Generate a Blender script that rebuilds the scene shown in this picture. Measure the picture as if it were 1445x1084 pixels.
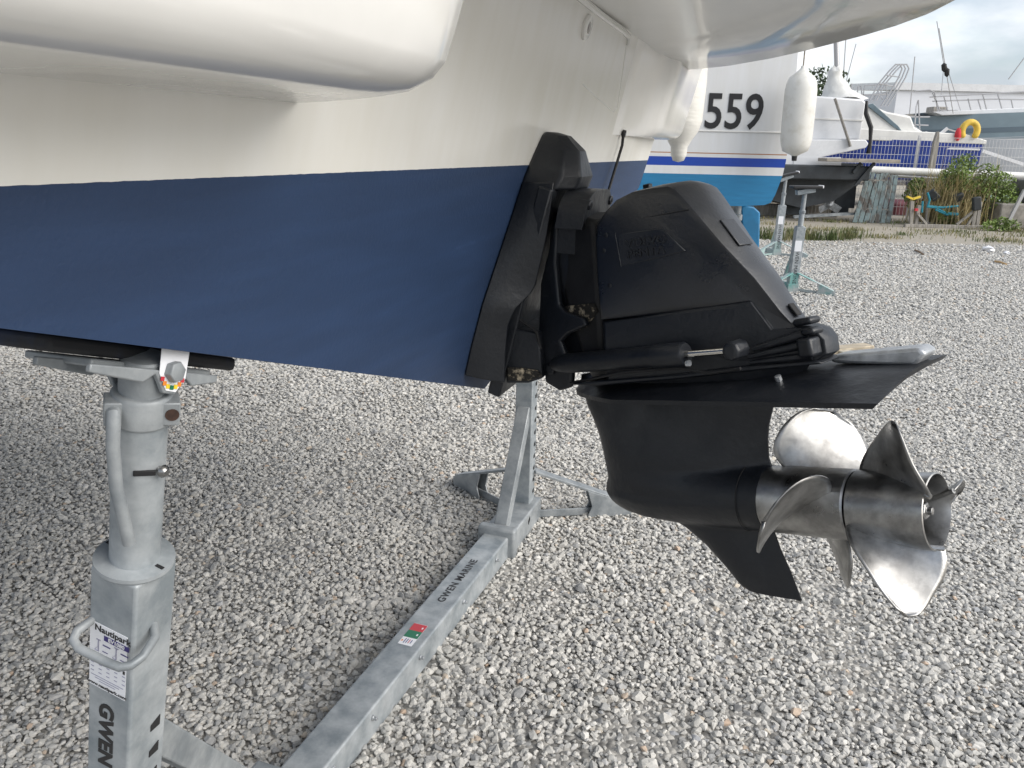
import bpy, bmesh, math, random
import numpy as np
from mathutils import Vector, Matrix
random.seed(7); rng = np.random.default_rng(11)
for o in list(bpy.data.objects): bpy.data.objects.remove(o)
scn = bpy.context.scene; COL = scn.collection
R = math.radians

# ------------------------------------------------------------------ camera
FPX = 1130.; CAMH = 1.4; IMW, IMH = 1445., 1084.
pitch = math.atan((542 - 208) / FPX); roll = R(1.3)
fw = np.array([0, math.cos(pitch), -math.sin(pitch)]); up0 = np.array([0, math.sin(pitch), math.cos(pitch)]); ri0 = np.array([1., 0, 0])
RI = ri0 * math.cos(roll) + up0 * math.sin(roll); UP = -ri0 * math.sin(roll) + up0 * math.cos(roll)
CAM = np.array([0, 0, CAMH])
cd = bpy.data.cameras.new('camera'); cam = bpy.data.objects.new('camera', cd); COL.objects.link(cam)
cd.sensor_fit = 'HORIZONTAL'; cd.sensor_width = 36; cd.lens = FPX / IMW * 36; cd.clip_start = .02; cd.clip_end = 3000
cam.matrix_world = Matrix(((RI[0], UP[0], -fw[0], 0), (RI[1], UP[1], -fw[1], 0), (RI[2], UP[2], -fw[2], CAMH), (0, 0, 0, 1)))
scn.camera = cam

# ------------------------------------------------------------------ sky, sun, exposure
SUN_EL, SUN_AZ = R(34), R(116)            # azimuth clockwise from +Y: light comes from the right, a little behind the camera
world = bpy.data.worlds.new('World'); scn.world = world; world.use_nodes = True
nt = world.node_tree; nt.nodes.clear()
def N(t, ty, **k):
    n = t.nodes.new(ty)
    for a, v in k.items(): setattr(n, a, v)
    return n
wo = N(nt, 'ShaderNodeOutputWorld'); bg = N(nt, 'ShaderNodeBackground'); sk = N(nt, 'ShaderNodeTexSky', sky_type='NISHITA', sun_disc=False)
sk.sun_elevation = SUN_EL; sk.sun_rotation = SUN_AZ; sk.air_density = 1.0; sk.dust_density = 1.6
tc = N(nt, 'ShaderNodeTexCoord'); mp = N(nt, 'ShaderNodeMapping'); mp.inputs['Scale'].default_value = (1, 1, 2.6); mp.inputs['Location'].default_value = (3.1, .6, 1.3)
n1 = N(nt, 'ShaderNodeTexNoise'); n1.inputs['Scale'].default_value = 2.3; n1.inputs['Detail'].default_value = 9; n1.inputs['Roughness'].default_value = .56
n2 = N(nt, 'ShaderNodeTexNoise'); n2.inputs['Scale'].default_value = 4.5; n2.inputs['Detail'].default_value = 7
cr = N(nt, 'ShaderNodeValToRGB'); cr.color_ramp.elements[0].position = .40; cr.color_ramp.elements[0].color = (.22,) * 3 + (1,); cr.color_ramp.elements[1].position = .56; cr.color_ramp.elements[1].color = (.97,) * 3 + (1,)
c2 = N(nt, 'ShaderNodeValToRGB'); c2.color_ramp.elements[0].position = .40; c2.color_ramp.elements[0].color = (3.9, 4.25, 4.85, 1); c2.color_ramp.elements[1].position = .60; c2.color_ramp.elements[1].color = (7.4, 7.55, 7.75, 1)
mx = N(nt, 'ShaderNodeMix', data_type='RGBA')
L = nt.links.new
L(tc.outputs['Generated'], mp.inputs['Vector']); L(mp.outputs[0], n1.inputs['Vector']); L(mp.outputs[0], n2.inputs['Vector'])
L(n1.outputs[0], cr.inputs[0]); L(n2.outputs[0], c2.inputs[0])
L(cr.outputs[0], mx.inputs['Factor']); L(sk.outputs[0], mx.inputs[6]); L(c2.outputs[0], mx.inputs[7]); L(mx.outputs[2], bg.inputs[0])
bg.inputs[1].default_value = .1; L(bg.outputs[0], wo.inputs[0])
sd = bpy.data.lights.new('sun', 'SUN'); sd.energy = 2.3; sd.angle = R(52); sd.color = (1, .96, .9)
sun = bpy.data.objects.new('sun', sd); COL.objects.link(sun)
sdir = Vector((math.sin(SUN_AZ) * math.cos(SUN_EL), math.cos(SUN_AZ) * math.cos(SUN_EL), math.sin(SUN_EL)))
sun.rotation_euler = sdir.to_track_quat('Z', 'Y').to_euler(); sun.location = sdir * 30
scn.view_settings.view_transform = 'Standard'; scn.view_settings.look = 'None'; scn.view_settings.gamma = 1; scn.view_settings.exposure = .70
scn.view_settings.use_curve_mapping = False

# ------------------------------------------------------------------ frames and pixel helpers
th = R(19.)
T = np.array([math.sin(th), math.cos(th), 0]); A = np.array([T[1], -T[0], 0]); Z = np.array([0, 0, 1.])
O = np.array([-.065, 1.806, 0]); ZK = .853; RAKE = math.tan(R(13))
def W(a, t, z): return O + a * A + t * T + z * Z                     # boat frame (aft, across, up) to world
def B(P): P = np.asarray(P) - O; return np.array([P @ A, P @ T, P[2]])
def ray(x, y): return RI * (x - 722.5) / FPX - UP * (y - 542) / FPX + fw
def hit(x, y, P0, n): d = ray(x, y); return CAM + d * (((P0 - CAM) @ n) / (d @ n))
NTR = A * math.cos(R(13)) - Z * math.sin(R(13))
def tr(x, y, off=0): return B(hit(x, y, W(0, 0, ZK) + NTR * off, NTR))   # on the raked transom
def tp(x, y, t): return B(hit(x, y, W(0, t, 0), T))                      # on a fore-and-aft plane
def zp(x, y, z): return B(hit(x, y, np.array([0, 0, z]), Z))             # on a level plane
def gr(x, y, z=0.): return hit(x, y, np.array([0, 0, z]), Z)
def yp(x, y, Y): return hit(x, y, np.array([0, Y, 0]), np.array([0, 1., 0]))
def proj(P): d = np.asarray(P) - CAM; k = d @ fw; return 722.5 + FPX * (d @ RI) / k, 542 - FPX * (d @ UP) / k

# ------------------------------------------------------------------ mesh builder
def nrm(v): v = np.asarray(v, float); return v / (np.linalg.norm(v) + 1e-12)
class MB:
    XF = None
    def __init__(s): s.v = []; s.f = []; s.mi = []
    def add(s, vs, fs, mi=0):
        k = len(s.v); s.v += [tuple(map(float, p)) for p in vs]; s.f += [tuple(i + k for i in f) for f in fs]; s.mi += [mi] * len(fs); return s
    def box(s, c, d, ax=None, mi=0):
        c = np.asarray(c, float); X = np.eye(3) if ax is None else np.asarray(ax, float); h = np.asarray(d, float) / 2
        vs = [c + X[0] * h[0] * i + X[1] * h[1] * j + X[2] * h[2] * k for k in (-1, 1) for j in (-1, 1) for i in (-1, 1)]
        return s.add(vs, [(0, 2, 3, 1), (4, 5, 7, 6), (0, 1, 5, 4), (2, 6, 7, 3), (0, 4, 6, 2), (1, 3, 7, 5)], mi)
    def bar(s, p, q, w, h, up=(0, 0, 1), mi=0):
        p = np.asarray(p, float); q = np.asarray(q, float); x = nrm(q - p); y = np.cross(up, x)
        if np.linalg.norm(y) < 1e-4: y = np.cross((1, 0, 0), x)
        y = nrm(y); z = np.cross(x, y)
        return s.box((p + q) / 2, (np.linalg.norm(q - p), w, h), (x, y, z), mi)
    def tube(s, pts, r, n=10, caps=True, mi=0):
        pts = [np.asarray(p, float) for p in pts]; m = len(pts); rs = [r] * m if np.isscalar(r) else r
        ref = None; rings = []
        for i, p in enumerate(pts):
            d = nrm(pts[min(i + 1, m - 1)] - pts[max(i - 1, 0)])
            if ref is None: ref = np.array([0, 0, 1.]) if abs(d[2]) < .9 else np.array([1., 0, 0])
            x = nrm(ref - d * (ref @ d)); ref = x; y = np.cross(d, x)
            rings.append([p + rs[i] * (x * math.cos(k * 2 * math.pi / n) + y * math.sin(k * 2 * math.pi / n)) for k in range(n)])
        return s.loft(rings, caps, mi)
    def loft(s, rings, caps=True, mi=0, closed=True):
        n = len(rings[0]); vs = [p for r in rings for p in r]; fs = []
        for i in range(len(rings) - 1):
            for k in range(n if closed else n - 1):
                k2 = (k + 1) % n; fs.append((i * n + k, i * n + k2, (i + 1) * n + k2, (i + 1) * n + k))
        if caps: fs.append(tuple(range(n))[::-1]); fs.append(tuple((len(rings) - 1) * n + k for k in range(n)))
        return s.add(vs, fs, mi)
    def lathe(s, prof, o, ax, n=32, caps=True, mi=0):
        o = np.asarray(o, float); ax = nrm(ax); x = np.cross(ax, (0, 0, 1.) if abs(ax[2]) < .9 else (1., 0, 0)); x = nrm(x); y = np.cross(ax, x)
        return s.loft([[o + ax * u + r * (x * math.cos(k * 2 * math.pi / n) + y * math.sin(k * 2 * math.pi / n)) for k in range(n)] for u, r in prof], caps, mi)
    def prism(s, poly, vec, mi=0):
        v = np.asarray(vec, float); P = [np.asarray(p, float) for p in poly]
        return s.loft([P, [p + v for p in P]], True, mi)
    def build(s, name, mat, parent=None, base=None, smooth=38, bevel=0, seg=2, kind=None, frame=None):
        """frame: function point -> world or local; base: subtracted"""
        vs = s.v if MB.XF is None else [MB.XF(p) for p in s.v]
        b = np.array(BASE.get(parent.name, (0, 0, 0)) if parent is not None and base is None else (base if base is not None else (0, 0, 0)))
        me = bpy.data.meshes.new(name); me.from_pydata([tuple(np.array(p) - b) for p in vs], [], s.f)
        bm = bmesh.new(); bm.from_mesh(me)
        bmesh.ops.recalc_face_normals(bm, faces=bm.faces)
        for f in bm.faces: f.smooth = smooth > 0
        for e in bm.edges:
            if len(e.link_faces) == 2 and e.calc_face_angle(0) > R(smooth): e.smooth = False
        bm.to_mesh(me); bm.free()
        mats = mat if isinstance(mat, (list, tuple)) else [mat]
        for m in mats: me.materials.append(m)
        if len(mats) > 1: me.polygons.foreach_set('material_index', s.mi)
        o = bpy.data.objects.new(name, me); COL.objects.link(o)
        if parent is not None:
            o.parent = parent; BASE[o.name] = tuple(b)
        if bevel:
            m = o.modifiers.new('bevel', 'BEVEL'); m.width = bevel; m.segments = seg; m.limit_method = 'ANGLE'; m.angle_limit = R(35); m.harden_normals = False
        if kind: o['kind'] = kind
        return o
BASE = {}
def thing(name, label, cat, base, frame='boat', group=None):
    """Empty at the thing's base; part vertices are given in the frame (boat or world) and stored relative to it"""
    o = bpy.data.objects.new(name, None); COL.objects.link(o); o.empty_display_size = .1
    if frame == 'boat': o.location = W(*base); o.rotation_euler = (0, 0, -th)
    else: o.location = base
    o['label'] = label; o['category'] = cat
    if group: o['group'] = group
    BASE[o.name] = tuple(base); return o
def tag(o, label, cat, group=None):
    o['label'] = label; o['category'] = cat
    if group: o['group'] = group
    return o
def text_mesh(txt, size, offset=0., ext=.0005, sx=1., spacing=1.):
    cu = bpy.data.curves.new('txt', 'FONT'); cu.body = txt; cu.size = size; cu.offset = offset; cu.extrude = ext; cu.align_x = 'CENTER'; cu.align_y = 'CENTER'; cu.space_character = spacing; cu.resolution_u = 4
    ob = bpy.data.objects.new('txt', cu); COL.objects.link(ob); bpy.context.view_layer.update()
    me = bpy.data.meshes.new_from_object(ob.evaluated_get(bpy.context.evaluated_depsgraph_get()))
    bpy.data.objects.remove(ob); bpy.data.curves.remove(cu)
    for v in me.vertices: v.co.x *= sx
    return me
def text_on(name, txt, size, c, xd, yd, mat, parent, **k):
    if MB.XF is not None: c0 = MB.XF(c); xd = MB.XF(np.asarray(c) + xd) - c0; yd = MB.XF(np.asarray(c) + yd) - c0; c = c0
    me = text_mesh(txt, size, **k); x = nrm(xd); y = nrm(yd); z = np.cross(x, y); b = np.array(BASE.get(parent.name, (0, 0, 0)))
    M = Matrix([[x[i], y[i], z[i], c[i] - b[i]] for i in range(3)] + [[0, 0, 0, 1]]); me.transform(M); me.materials.clear(); me.materials.append(mat); me.name = name
    o = bpy.data.objects.new(name, me); COL.objects.link(o); o.parent = parent; return o

# ------------------------------------------------------------------ materials
def mat(name, col, rough=.5, metal=0., var=0., vscale=8., rvar=0., bump=0., bscale=60., coat=0., col2=None, stretch=(1, 1, 1), spec=.5, c2pos=(.4, .65), detail=6, rand=False):
    m = bpy.data.materials.new(name); m.use_nodes = True; t = m.node_tree; p = t.nodes['Principled BSDF']
    p.inputs['Base Color'].default_value = (*col, 1); p.inputs['Roughness'].default_value = rough; p.inputs['Metallic'].default_value = metal
    p.inputs['Coat Weight'].default_value = coat; p.inputs['Coat Roughness'].default_value = .08; p.inputs['Specular IOR Level'].default_value = spec
    if var or rvar or bump or col2:
        g = N(t, 'ShaderNodeTexCoord'); q = N(t, 'ShaderNodeMapping'); q.inputs['Scale'].default_value = stretch
        t.links.new(g.outputs['Object'], q.inputs[0])
        n = N(t, 'ShaderNodeTexNoise'); n.inputs['Scale'].default_value = vscale; n.inputs['Detail'].default_value = detail; n.inputs['Roughness'].default_value = .62; t.links.new(q.outputs[0], n.inputs[0])
        if var or col2:
            r = N(t, 'ShaderNodeValToRGB'); a = tuple(max(0, c * (1 - var)) for c in col); b = col2 if col2 else tuple(min(1, c * (1 + var)) for c in col)
            r.color_ramp.elements[0].position = c2pos[0]; r.color_ramp.elements[1].position = c2pos[1]
            r.color_ramp.elements[0].color = (*(col if col2 else a), 1); r.color_ramp.elements[1].color = (*b, 1)
            t.links.new(n.outputs[0], r.inputs[0]); t.links.new(r.outputs[0], p.inputs['Base Color'])
        if rvar:
            mr = N(t, 'ShaderNodeMapRange'); mr.inputs[1].default_value = .3; mr.inputs[2].default_value = .7; mr.inputs[3].default_value = max(.02, rough - rvar); mr.inputs[4].default_value = rough + rvar
            n3 = N(t, 'ShaderNodeTexNoise'); n3.inputs['Scale'].default_value = vscale * 2.3; n3.inputs['Detail'].default_value = 5; t.links.new(q.outputs[0], n3.inputs[0])
            t.links.new(n3.outputs[0], mr.inputs[0]); t.links.new(mr.outputs[0], p.inputs['Roughness'])
        if bump:
            nb = N(t, 'ShaderNodeTexNoise'); nb.inputs['Scale'].default_value = bscale; nb.inputs['Detail'].default_value = 4; t.links.new(q.outputs[0], nb.inputs[0])
            bu = N(t, 'ShaderNodeBump'); bu.inputs['Strength'].default_value = bump; bu.inputs['Distance'].default_value = .004; t.links.new(nb.outputs[0], bu.inputs['Height']); t.links.new(bu.outputs[0], p.inputs['Normal'])
    return m
M = {}
M['gel'] = mat('white_gelcoat', (.83, .82, .79), .2, var=.035, vscale=3, rvar=.06, bump=.02, bscale=7, coat=.5)
M['gelgloss'] = mat('polished_gelcoat', (.78, .77, .74), .36, var=.03, vscale=3, coat=.8)
M['black'] = mat('black_antifouling', (.0085, .0105, .0145), .46, col2=(.030, .033, .037), c2pos=(.56, .82), detail=10, vscale=7, rvar=.12, bump=.25, bscale=90)
M['blackrub'] = mat('black_rubber', (.012, .012, .013), .6, var=.3, vscale=20, bump=.2, bscale=120)
M['blackgloss'] = mat('black_satin_cover', (.009, .011, .0155), .34, var=.35, vscale=6, rvar=.1, bump=.1, bscale=150, spec=.8)
M['galv'] = mat('galvanised_steel', (.22, .25, .27), .5, metal=.25, col2=(.43, .455, .47), c2pos=(.36, .66), vscale=13, rvar=.16, bump=.25, bscale=45, detail=10)
M['galvd'] = mat('weathered_galvanised_steel', (.19, .21, .225), .55, metal=.25, col2=(.38, .40, .41), c2pos=(.36, .68), vscale=11, rvar=.14, bump=.3, bscale=50, detail=10)
M['galvd2'] = mat('rust_stained_hole', (.06, .03, .02), .8, var=.4, vscale=60)
M['steel'] = mat('polished_stainless', (.37, .367, .36), .38, metal=1, var=.34, vscale=14, rvar=.12, bump=.06, bscale=40, detail=8)
M['chrome'] = mat('chromed_rod', (.7, .68, .64), .12, metal=1)
M['zinc'] = mat('bare_anode_metal', (.5, .52, .54), .42, metal=.6, var=.25, vscale=22, rvar=.12, bump=.25, bscale=60)
M['hole'] = mat('dark_slot', (.012, .012, .013), .8)
M['ink'] = mat('black_ink', (.012, .012, .014), .45)
M['sticker'] = mat('white_sticker', (.76, .77, .8), .4)
M['navy'] = mat('navy_print', (.03, .02, .16), .4)
M['greyink'] = mat('grey_print', (.3, .3, .4), .5)
M['red'] = mat('red_print', (.5, .035, .05), .4); M['green'] = mat('green_print', (.01, .15, .075), .4); M['yellow'] = mat('yellow_print', (.75, .55, .03), .4); M['orange'] = mat('orange_print', (.7, .22, .03), .4)
M['fouling'] = mat('dried_barnacle_crust', (.02, .018, .015), .9, col2=(.5, .42, .3), vscale=45, c2pos=(.5, .62), bump=1, bscale=80)
M['padblue'] = mat('worn_blue_pad', (.014, .015, .018), .7, col2=(.018, .034, .085), vscale=6, c2pos=(.5, .68), bump=.3)

def hull_material(name, white, paint, zline, extra=None, rough=.2):
    """gelcoat above a painted waterline at world height zline, with a slightly uneven brushed edge"""
    m = bpy.data.materials.new(name); m.use_nodes = True; t = m.node_tree; p = t.nodes['Principled BSDF']; l = t.links.new
    g = N(t, 'ShaderNodeNewGeometry'); s = N(t, 'ShaderNodeSeparateXYZ'); l(g.outputs['Position'], s.inputs[0])
    no = N(t, 'ShaderNodeTexNoise'); no.inputs['Scale'].default_value = 80; no.inputs['Detail'].default_value = 4; l(g.outputs['Position'], no.inputs[0])
    ad = N(t, 'ShaderNodeMath', operation='MULTIPLY_ADD'); ad.inputs[1].default_value = .0012; l(no.outputs[0], ad.inputs[0]); l(s.outputs[2], ad.inputs[2])
    lt = N(t, 'ShaderNodeMath', operation='LESS_THAN'); lt.inputs[1].default_value = zline + .0006; l(ad.outputs[0], lt.inputs[0])
    mpp = N(t, 'ShaderNodeMapping'); mpp.inputs['Scale'].default_value = (3, 3, 26); mpp.inputs['Rotation'].default_value = (.05, .04, 0); l(g.outputs['Position'], mpp.inputs[0])
    br = N(t, 'ShaderNodeTexNoise'); br.inputs['Scale'].default_value = 1.6; br.inputs['Detail'].default_value = 7; l(mpp.outputs[0], br.inputs[0])
    r1 = N(t, 'ShaderNodeValToRGB'); r1.color_ramp.elements[0].position = .35; r1.color_ramp.elements[1].position = .7
    r1.color_ramp.elements[0].color = (*(c * .92 for c in paint), 1); r1.color_ramp.elements[1].color = (*(c * 1.1 for c in paint), 1); e3 = r1.color_ramp.elements.new(.80); e3.color = (*(c * 1.5 + .006 for c in paint), 1); l(br.outputs[0], r1.inputs[0])
    n5 = N(t, 'ShaderNodeTexNoise'); n5.inputs['Scale'].default_value = 2.4; n5.inputs['Detail'].default_value = 5; l(g.outputs['Position'], n5.inputs[0])
    r2 = N(t, 'ShaderNodeValToRGB'); r2.color_ramp.elements[0].position = .35; r2.color_ramp.elements[1].position = .65
    r2.color_ramp.elements[0].color = (*(c * k_ for c, k_ in zip(white, (.93, .92, .89))), 1); r2.color_ramp.elements[1].color = (*white, 1); st_m = N(t, 'ShaderNodeMapping'); st_m.inputs['Scale'].default_value = (9, 9, .8); l(g.outputs['Position'], st_m.inputs[0])
    st_n = N(t, 'ShaderNodeTexNoise'); st_n.inputs['Scale'].default_value = 2.2; st_n.inputs['Detail'].default_value = 8; l(st_m.outputs[0], st_n.inputs[0])
    av = N(t, 'ShaderNodeMath', operation='MULTIPLY_ADD'); av.inputs[1].default_value = .55; l(st_n.outputs[0], av.inputs[0]); hv = N(t, 'ShaderNodeMath', operation='MULTIPLY'); hv.inputs[1].default_value = .45; l(n5.outputs[0], hv.inputs[0]); l(hv.outputs[0], av.inputs[2]); l(av.outputs[0], r2.inputs[0])
    top = r2.outputs[0]
    for (z0, z1, c) in extra or []:
        a1 = N(t, 'ShaderNodeMath', operation='GREATER_THAN'); a1.inputs[1].default_value = z0; l(s.outputs[2], a1.inputs[0])
        a2 = N(t, 'ShaderNodeMath', operation='LESS_THAN'); a2.inputs[1].default_value = z1; l(s.outputs[2], a2.inputs[0])
        a3 = N(t, 'ShaderNodeMath', operation='MULTIPLY'); l(a1.outputs[0], a3.inputs[0]); l(a2.outputs[0], a3.inputs[1])
        mm = N(t, 'ShaderNodeMix', data_type='RGBA'); l(a3.outputs[0], mm.inputs['Factor']); l(top, mm.inputs[6]); mm.inputs[7].default_value = (*c, 1); top = mm.outputs[2]
    mm = N(t, 'ShaderNodeMix', data_type='RGBA'); l(lt.outputs[0], mm.inputs['Factor']); l(top, mm.inputs[6]); l(r1.outputs[0], mm.inputs[7]); l(mm.outputs[2], p.inputs['Base Color'])
    ro = N(t, 'ShaderNodeMapRange'); ro.inputs[3].default_value = rough; ro.inputs[4].default_value = .58; l(lt.outputs[0], ro.inputs[0]); l(ro.outputs[0], p.inputs['Roughness'])
    fb = N(t, 'ShaderNodeTexNoise'); fb.inputs['Scale'].default_value = 160; fb.inputs['Detail'].default_value = 3; l(g.outputs['Position'], fb.inputs[0])
    sb = N(t, 'ShaderNodeMath', operation='ADD'); l(fb.outputs[0], sb.inputs[0]); l(br.outputs[0], sb.inputs[1])
    ml = N(t, 'ShaderNodeMath', operation='MULTIPLY'); l(sb.outputs[0], ml.inputs[0]); l(lt.outputs[0], ml.inputs[1])
    bu = N(t, 'ShaderNodeBump'); bu.inputs['Strength'].default_value = .22; bu.inputs['Distance'].default_value = .003; l(ml.outputs[0], bu.inputs['Height']); l(bu.outputs[0], p.inputs['Normal'])
    return m
M['hull'] = hull_material('hull_gelcoat_and_blue_antifouling', (.85, .84, .805), (.0185, .042, .102), 1.366)

# ------------------------------------------------------------------ ground and gravel
def ground_material():
    m = bpy.data.materials.new('gravel_ground'); m.use_nodes = True; t = m.node_tree; p = t.nodes['Principled BSDF']; l = t.links.new
    g = N(t, 'ShaderNodeNewGeometry'); s = N(t, 'ShaderNodeSeparateXYZ'); l(g.outputs['Position'], s.inputs[0])
    v = N(t, 'ShaderNodeTexVoronoi', feature='F1'); v.inputs['Scale'].default_value = 58; l(g.outputs['Position'], v.inputs['Vector'])
    sep = N(t, 'ShaderNodeSeparateColor'); l(v.outputs['Color'], sep.inputs[0])
    r = N(t, 'ShaderNodeValToRGB'); e = r.color_ramp.elements; e[0].position = 0; e[0].color = (.16, .155, .145, 1); e[1].position = 1; e[1].color = (.50, .485, .45, 1)
    for pos, c in ((.45, (.30, .29, .27)), (.8, (.40, .385, .355))): x = e.new(pos); x.color = (*c, 1)
    l(sep.outputs[0], r.inputs[0])
    dk = N(t, 'ShaderNodeMapRange'); dk.inputs[1].default_value = .35; dk.inputs[2].default_value = .75; dk.inputs[3].default_value = 1; dk.inputs[4].default_value = .25; l(v.outputs['Distance'], dk.inputs[0])
    big = N(t, 'ShaderNodeTexNoise'); big.inputs['Scale'].default_value = .55; big.inputs['Detail'].default_value = 8; big.inputs['Roughness'].default_value = .65; l(g.outputs['Position'], big.inputs[0])
    fine = N(t, 'ShaderNodeTexNoise'); fine.inputs['Scale'].default_value = 38; fine.inputs['Detail'].default_value = 8; fine.inputs['Roughness'].default_value = .7; l(g.outputs['Position'], fine.inputs[0])
    rd = N(t, 'ShaderNodeValToRGB'); e = rd.color_ramp.elements; e[0].position = .3; e[0].color = (.24, .21, .165, 1); e[1].position = .7; e[1].color = (.44, .405, .34, 1); l(fine.outputs[0], rd.inputs[0])
    # earth takes over from gravel past about 12 m
    a1 = N(t, 'ShaderNodeMath', operation='MULTIPLY_ADD'); a1.inputs[1].default_value = 5.; l(big.outputs[0], a1.inputs[0]); l(s.outputs[1], a1.inputs[2])
    mr = N(t, 'ShaderNodeMapRange'); mr.inputs[1].default_value = 14.6; mr.inputs[2].default_value = 17.2; l(a1.outputs[0], mr.inputs[0])
    mm = N(t, 'ShaderNodeMix', data_type='RGBA'); l(mr.outputs[0], mm.inputs['Factor']); l(r.outputs[0], mm.inputs[6]); l(rd.outputs[0], mm.inputs[7])
    # sandy patches in the gravel
    pt = N(t, 'ShaderNodeMapRange'); pt.inputs[1].default_value = .52; pt.inputs[2].default_value = .72; pt.inputs[4].default_value = .35; l(big.outputs[0], pt.inputs[0])
    m3 = N(t, 'ShaderNodeMix', data_type='RGBA'); l(pt.outputs[0], m3.inputs['Factor']); l(mm.outputs[2], m3.inputs[6]); l(rd.outputs[0], m3.inputs[7])
    l(m3.outputs[2], p.inputs['Base Color']); p.inputs['Roughness'].default_value = .92
    bu = N(t, 'ShaderNodeBump'); bu.inputs['Strength'].default_value = .9; bu.inputs['Distance'].default_value = .012; bu.invert = True; l(v.outputs['Distance'], bu.inputs['Height']); l(bu.outputs[0], p.inputs['Normal'])
    return m
gm = MB(); gm.add([(-300, -120, 0), (420, -120, 0), (420, 700, 0), (-300, 700, 0)], [(0, 1, 2, 3)])
go = gm.build('ground', ground_material()); go['kind'] = 'structure'

def stone_material():
    m = bpy.data.materials.new('gravel_stone'); m.use_nodes = True; t = m.node_tree; p = t.nodes['Principled BSDF']; l = t.links.new
    oi = N(t, 'ShaderNodeObjectInfo'); r = N(t, 'ShaderNodeValToRGB'); e = r.color_ramp.elements
    r.color_ramp.interpolation = 'LINEAR'; e[0].position = 0; e[0].color = (.19, .19, .19, 1); e[1].position = 1; e[1].color = (.48, .36, .27, 1)
    for pos, c in ((.05, (.33, .33, .325)), (.25, (.45, .44, .412)), (.6, (.53, .515, .48)), (.88, (.59, .572, .535)), (.955, (.64, .62, .585)), (.965, (.36, .37, .385)), (.985, (.55, .50, .42))): x = e.new(pos); x.color = (*c, 1)
    l(oi.outputs['Random'], r.inputs[0])
    tcn = N(t, 'ShaderNodeTexCoord'); n = N(t, 'ShaderNodeTexNoise'); n.inputs['Scale'].default_value = 2.2; n.inputs['Detail'].default_value = 6; n.inputs['Roughness'].default_value = .7
    ad = N(t, 'ShaderNodeVectorMath', operation='ADD'); l(tcn.outputs['Object'], ad.inputs[0]); cb = N(t, 'ShaderNodeCombineXYZ'); ml = N(t, 'ShaderNodeMath', operation='MULTIPLY'); ml.inputs[1].default_value = 90; l(oi.outputs['Random'], ml.inputs[0]); l(ml.outputs[0], cb.inputs[0]); l(cb.outputs[0], ad.inputs[1]); l(ad.outputs[0], n.inputs[0])
    mr = N(t, 'ShaderNodeMapRange'); mr.inputs[1].default_value = .3; mr.inputs[2].default_value = .7; mr.inputs[3].default_value = .74; mr.inputs[4].default_value = 1.15; l(n.outputs[0], mr.inputs[0])
    vm = N(t, 'ShaderNodeVectorMath', operation='SCALE'); l(r.outputs[0], vm.inputs[0]); l(mr.outputs[0], vm.inputs['Scale']); l(vm.outputs[0], p.inputs['Base Color']); p.inputs['Roughness'].default_value = .85
    bu = N(t, 'ShaderNodeBump'); bu.inputs['Strength'].default_value = .4; bu.inputs['Distance'].default_value = .002; l(n.outputs[0], bu.inputs['Height']); l(bu.outputs[0], p.inputs['Normal'])
    return m
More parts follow.
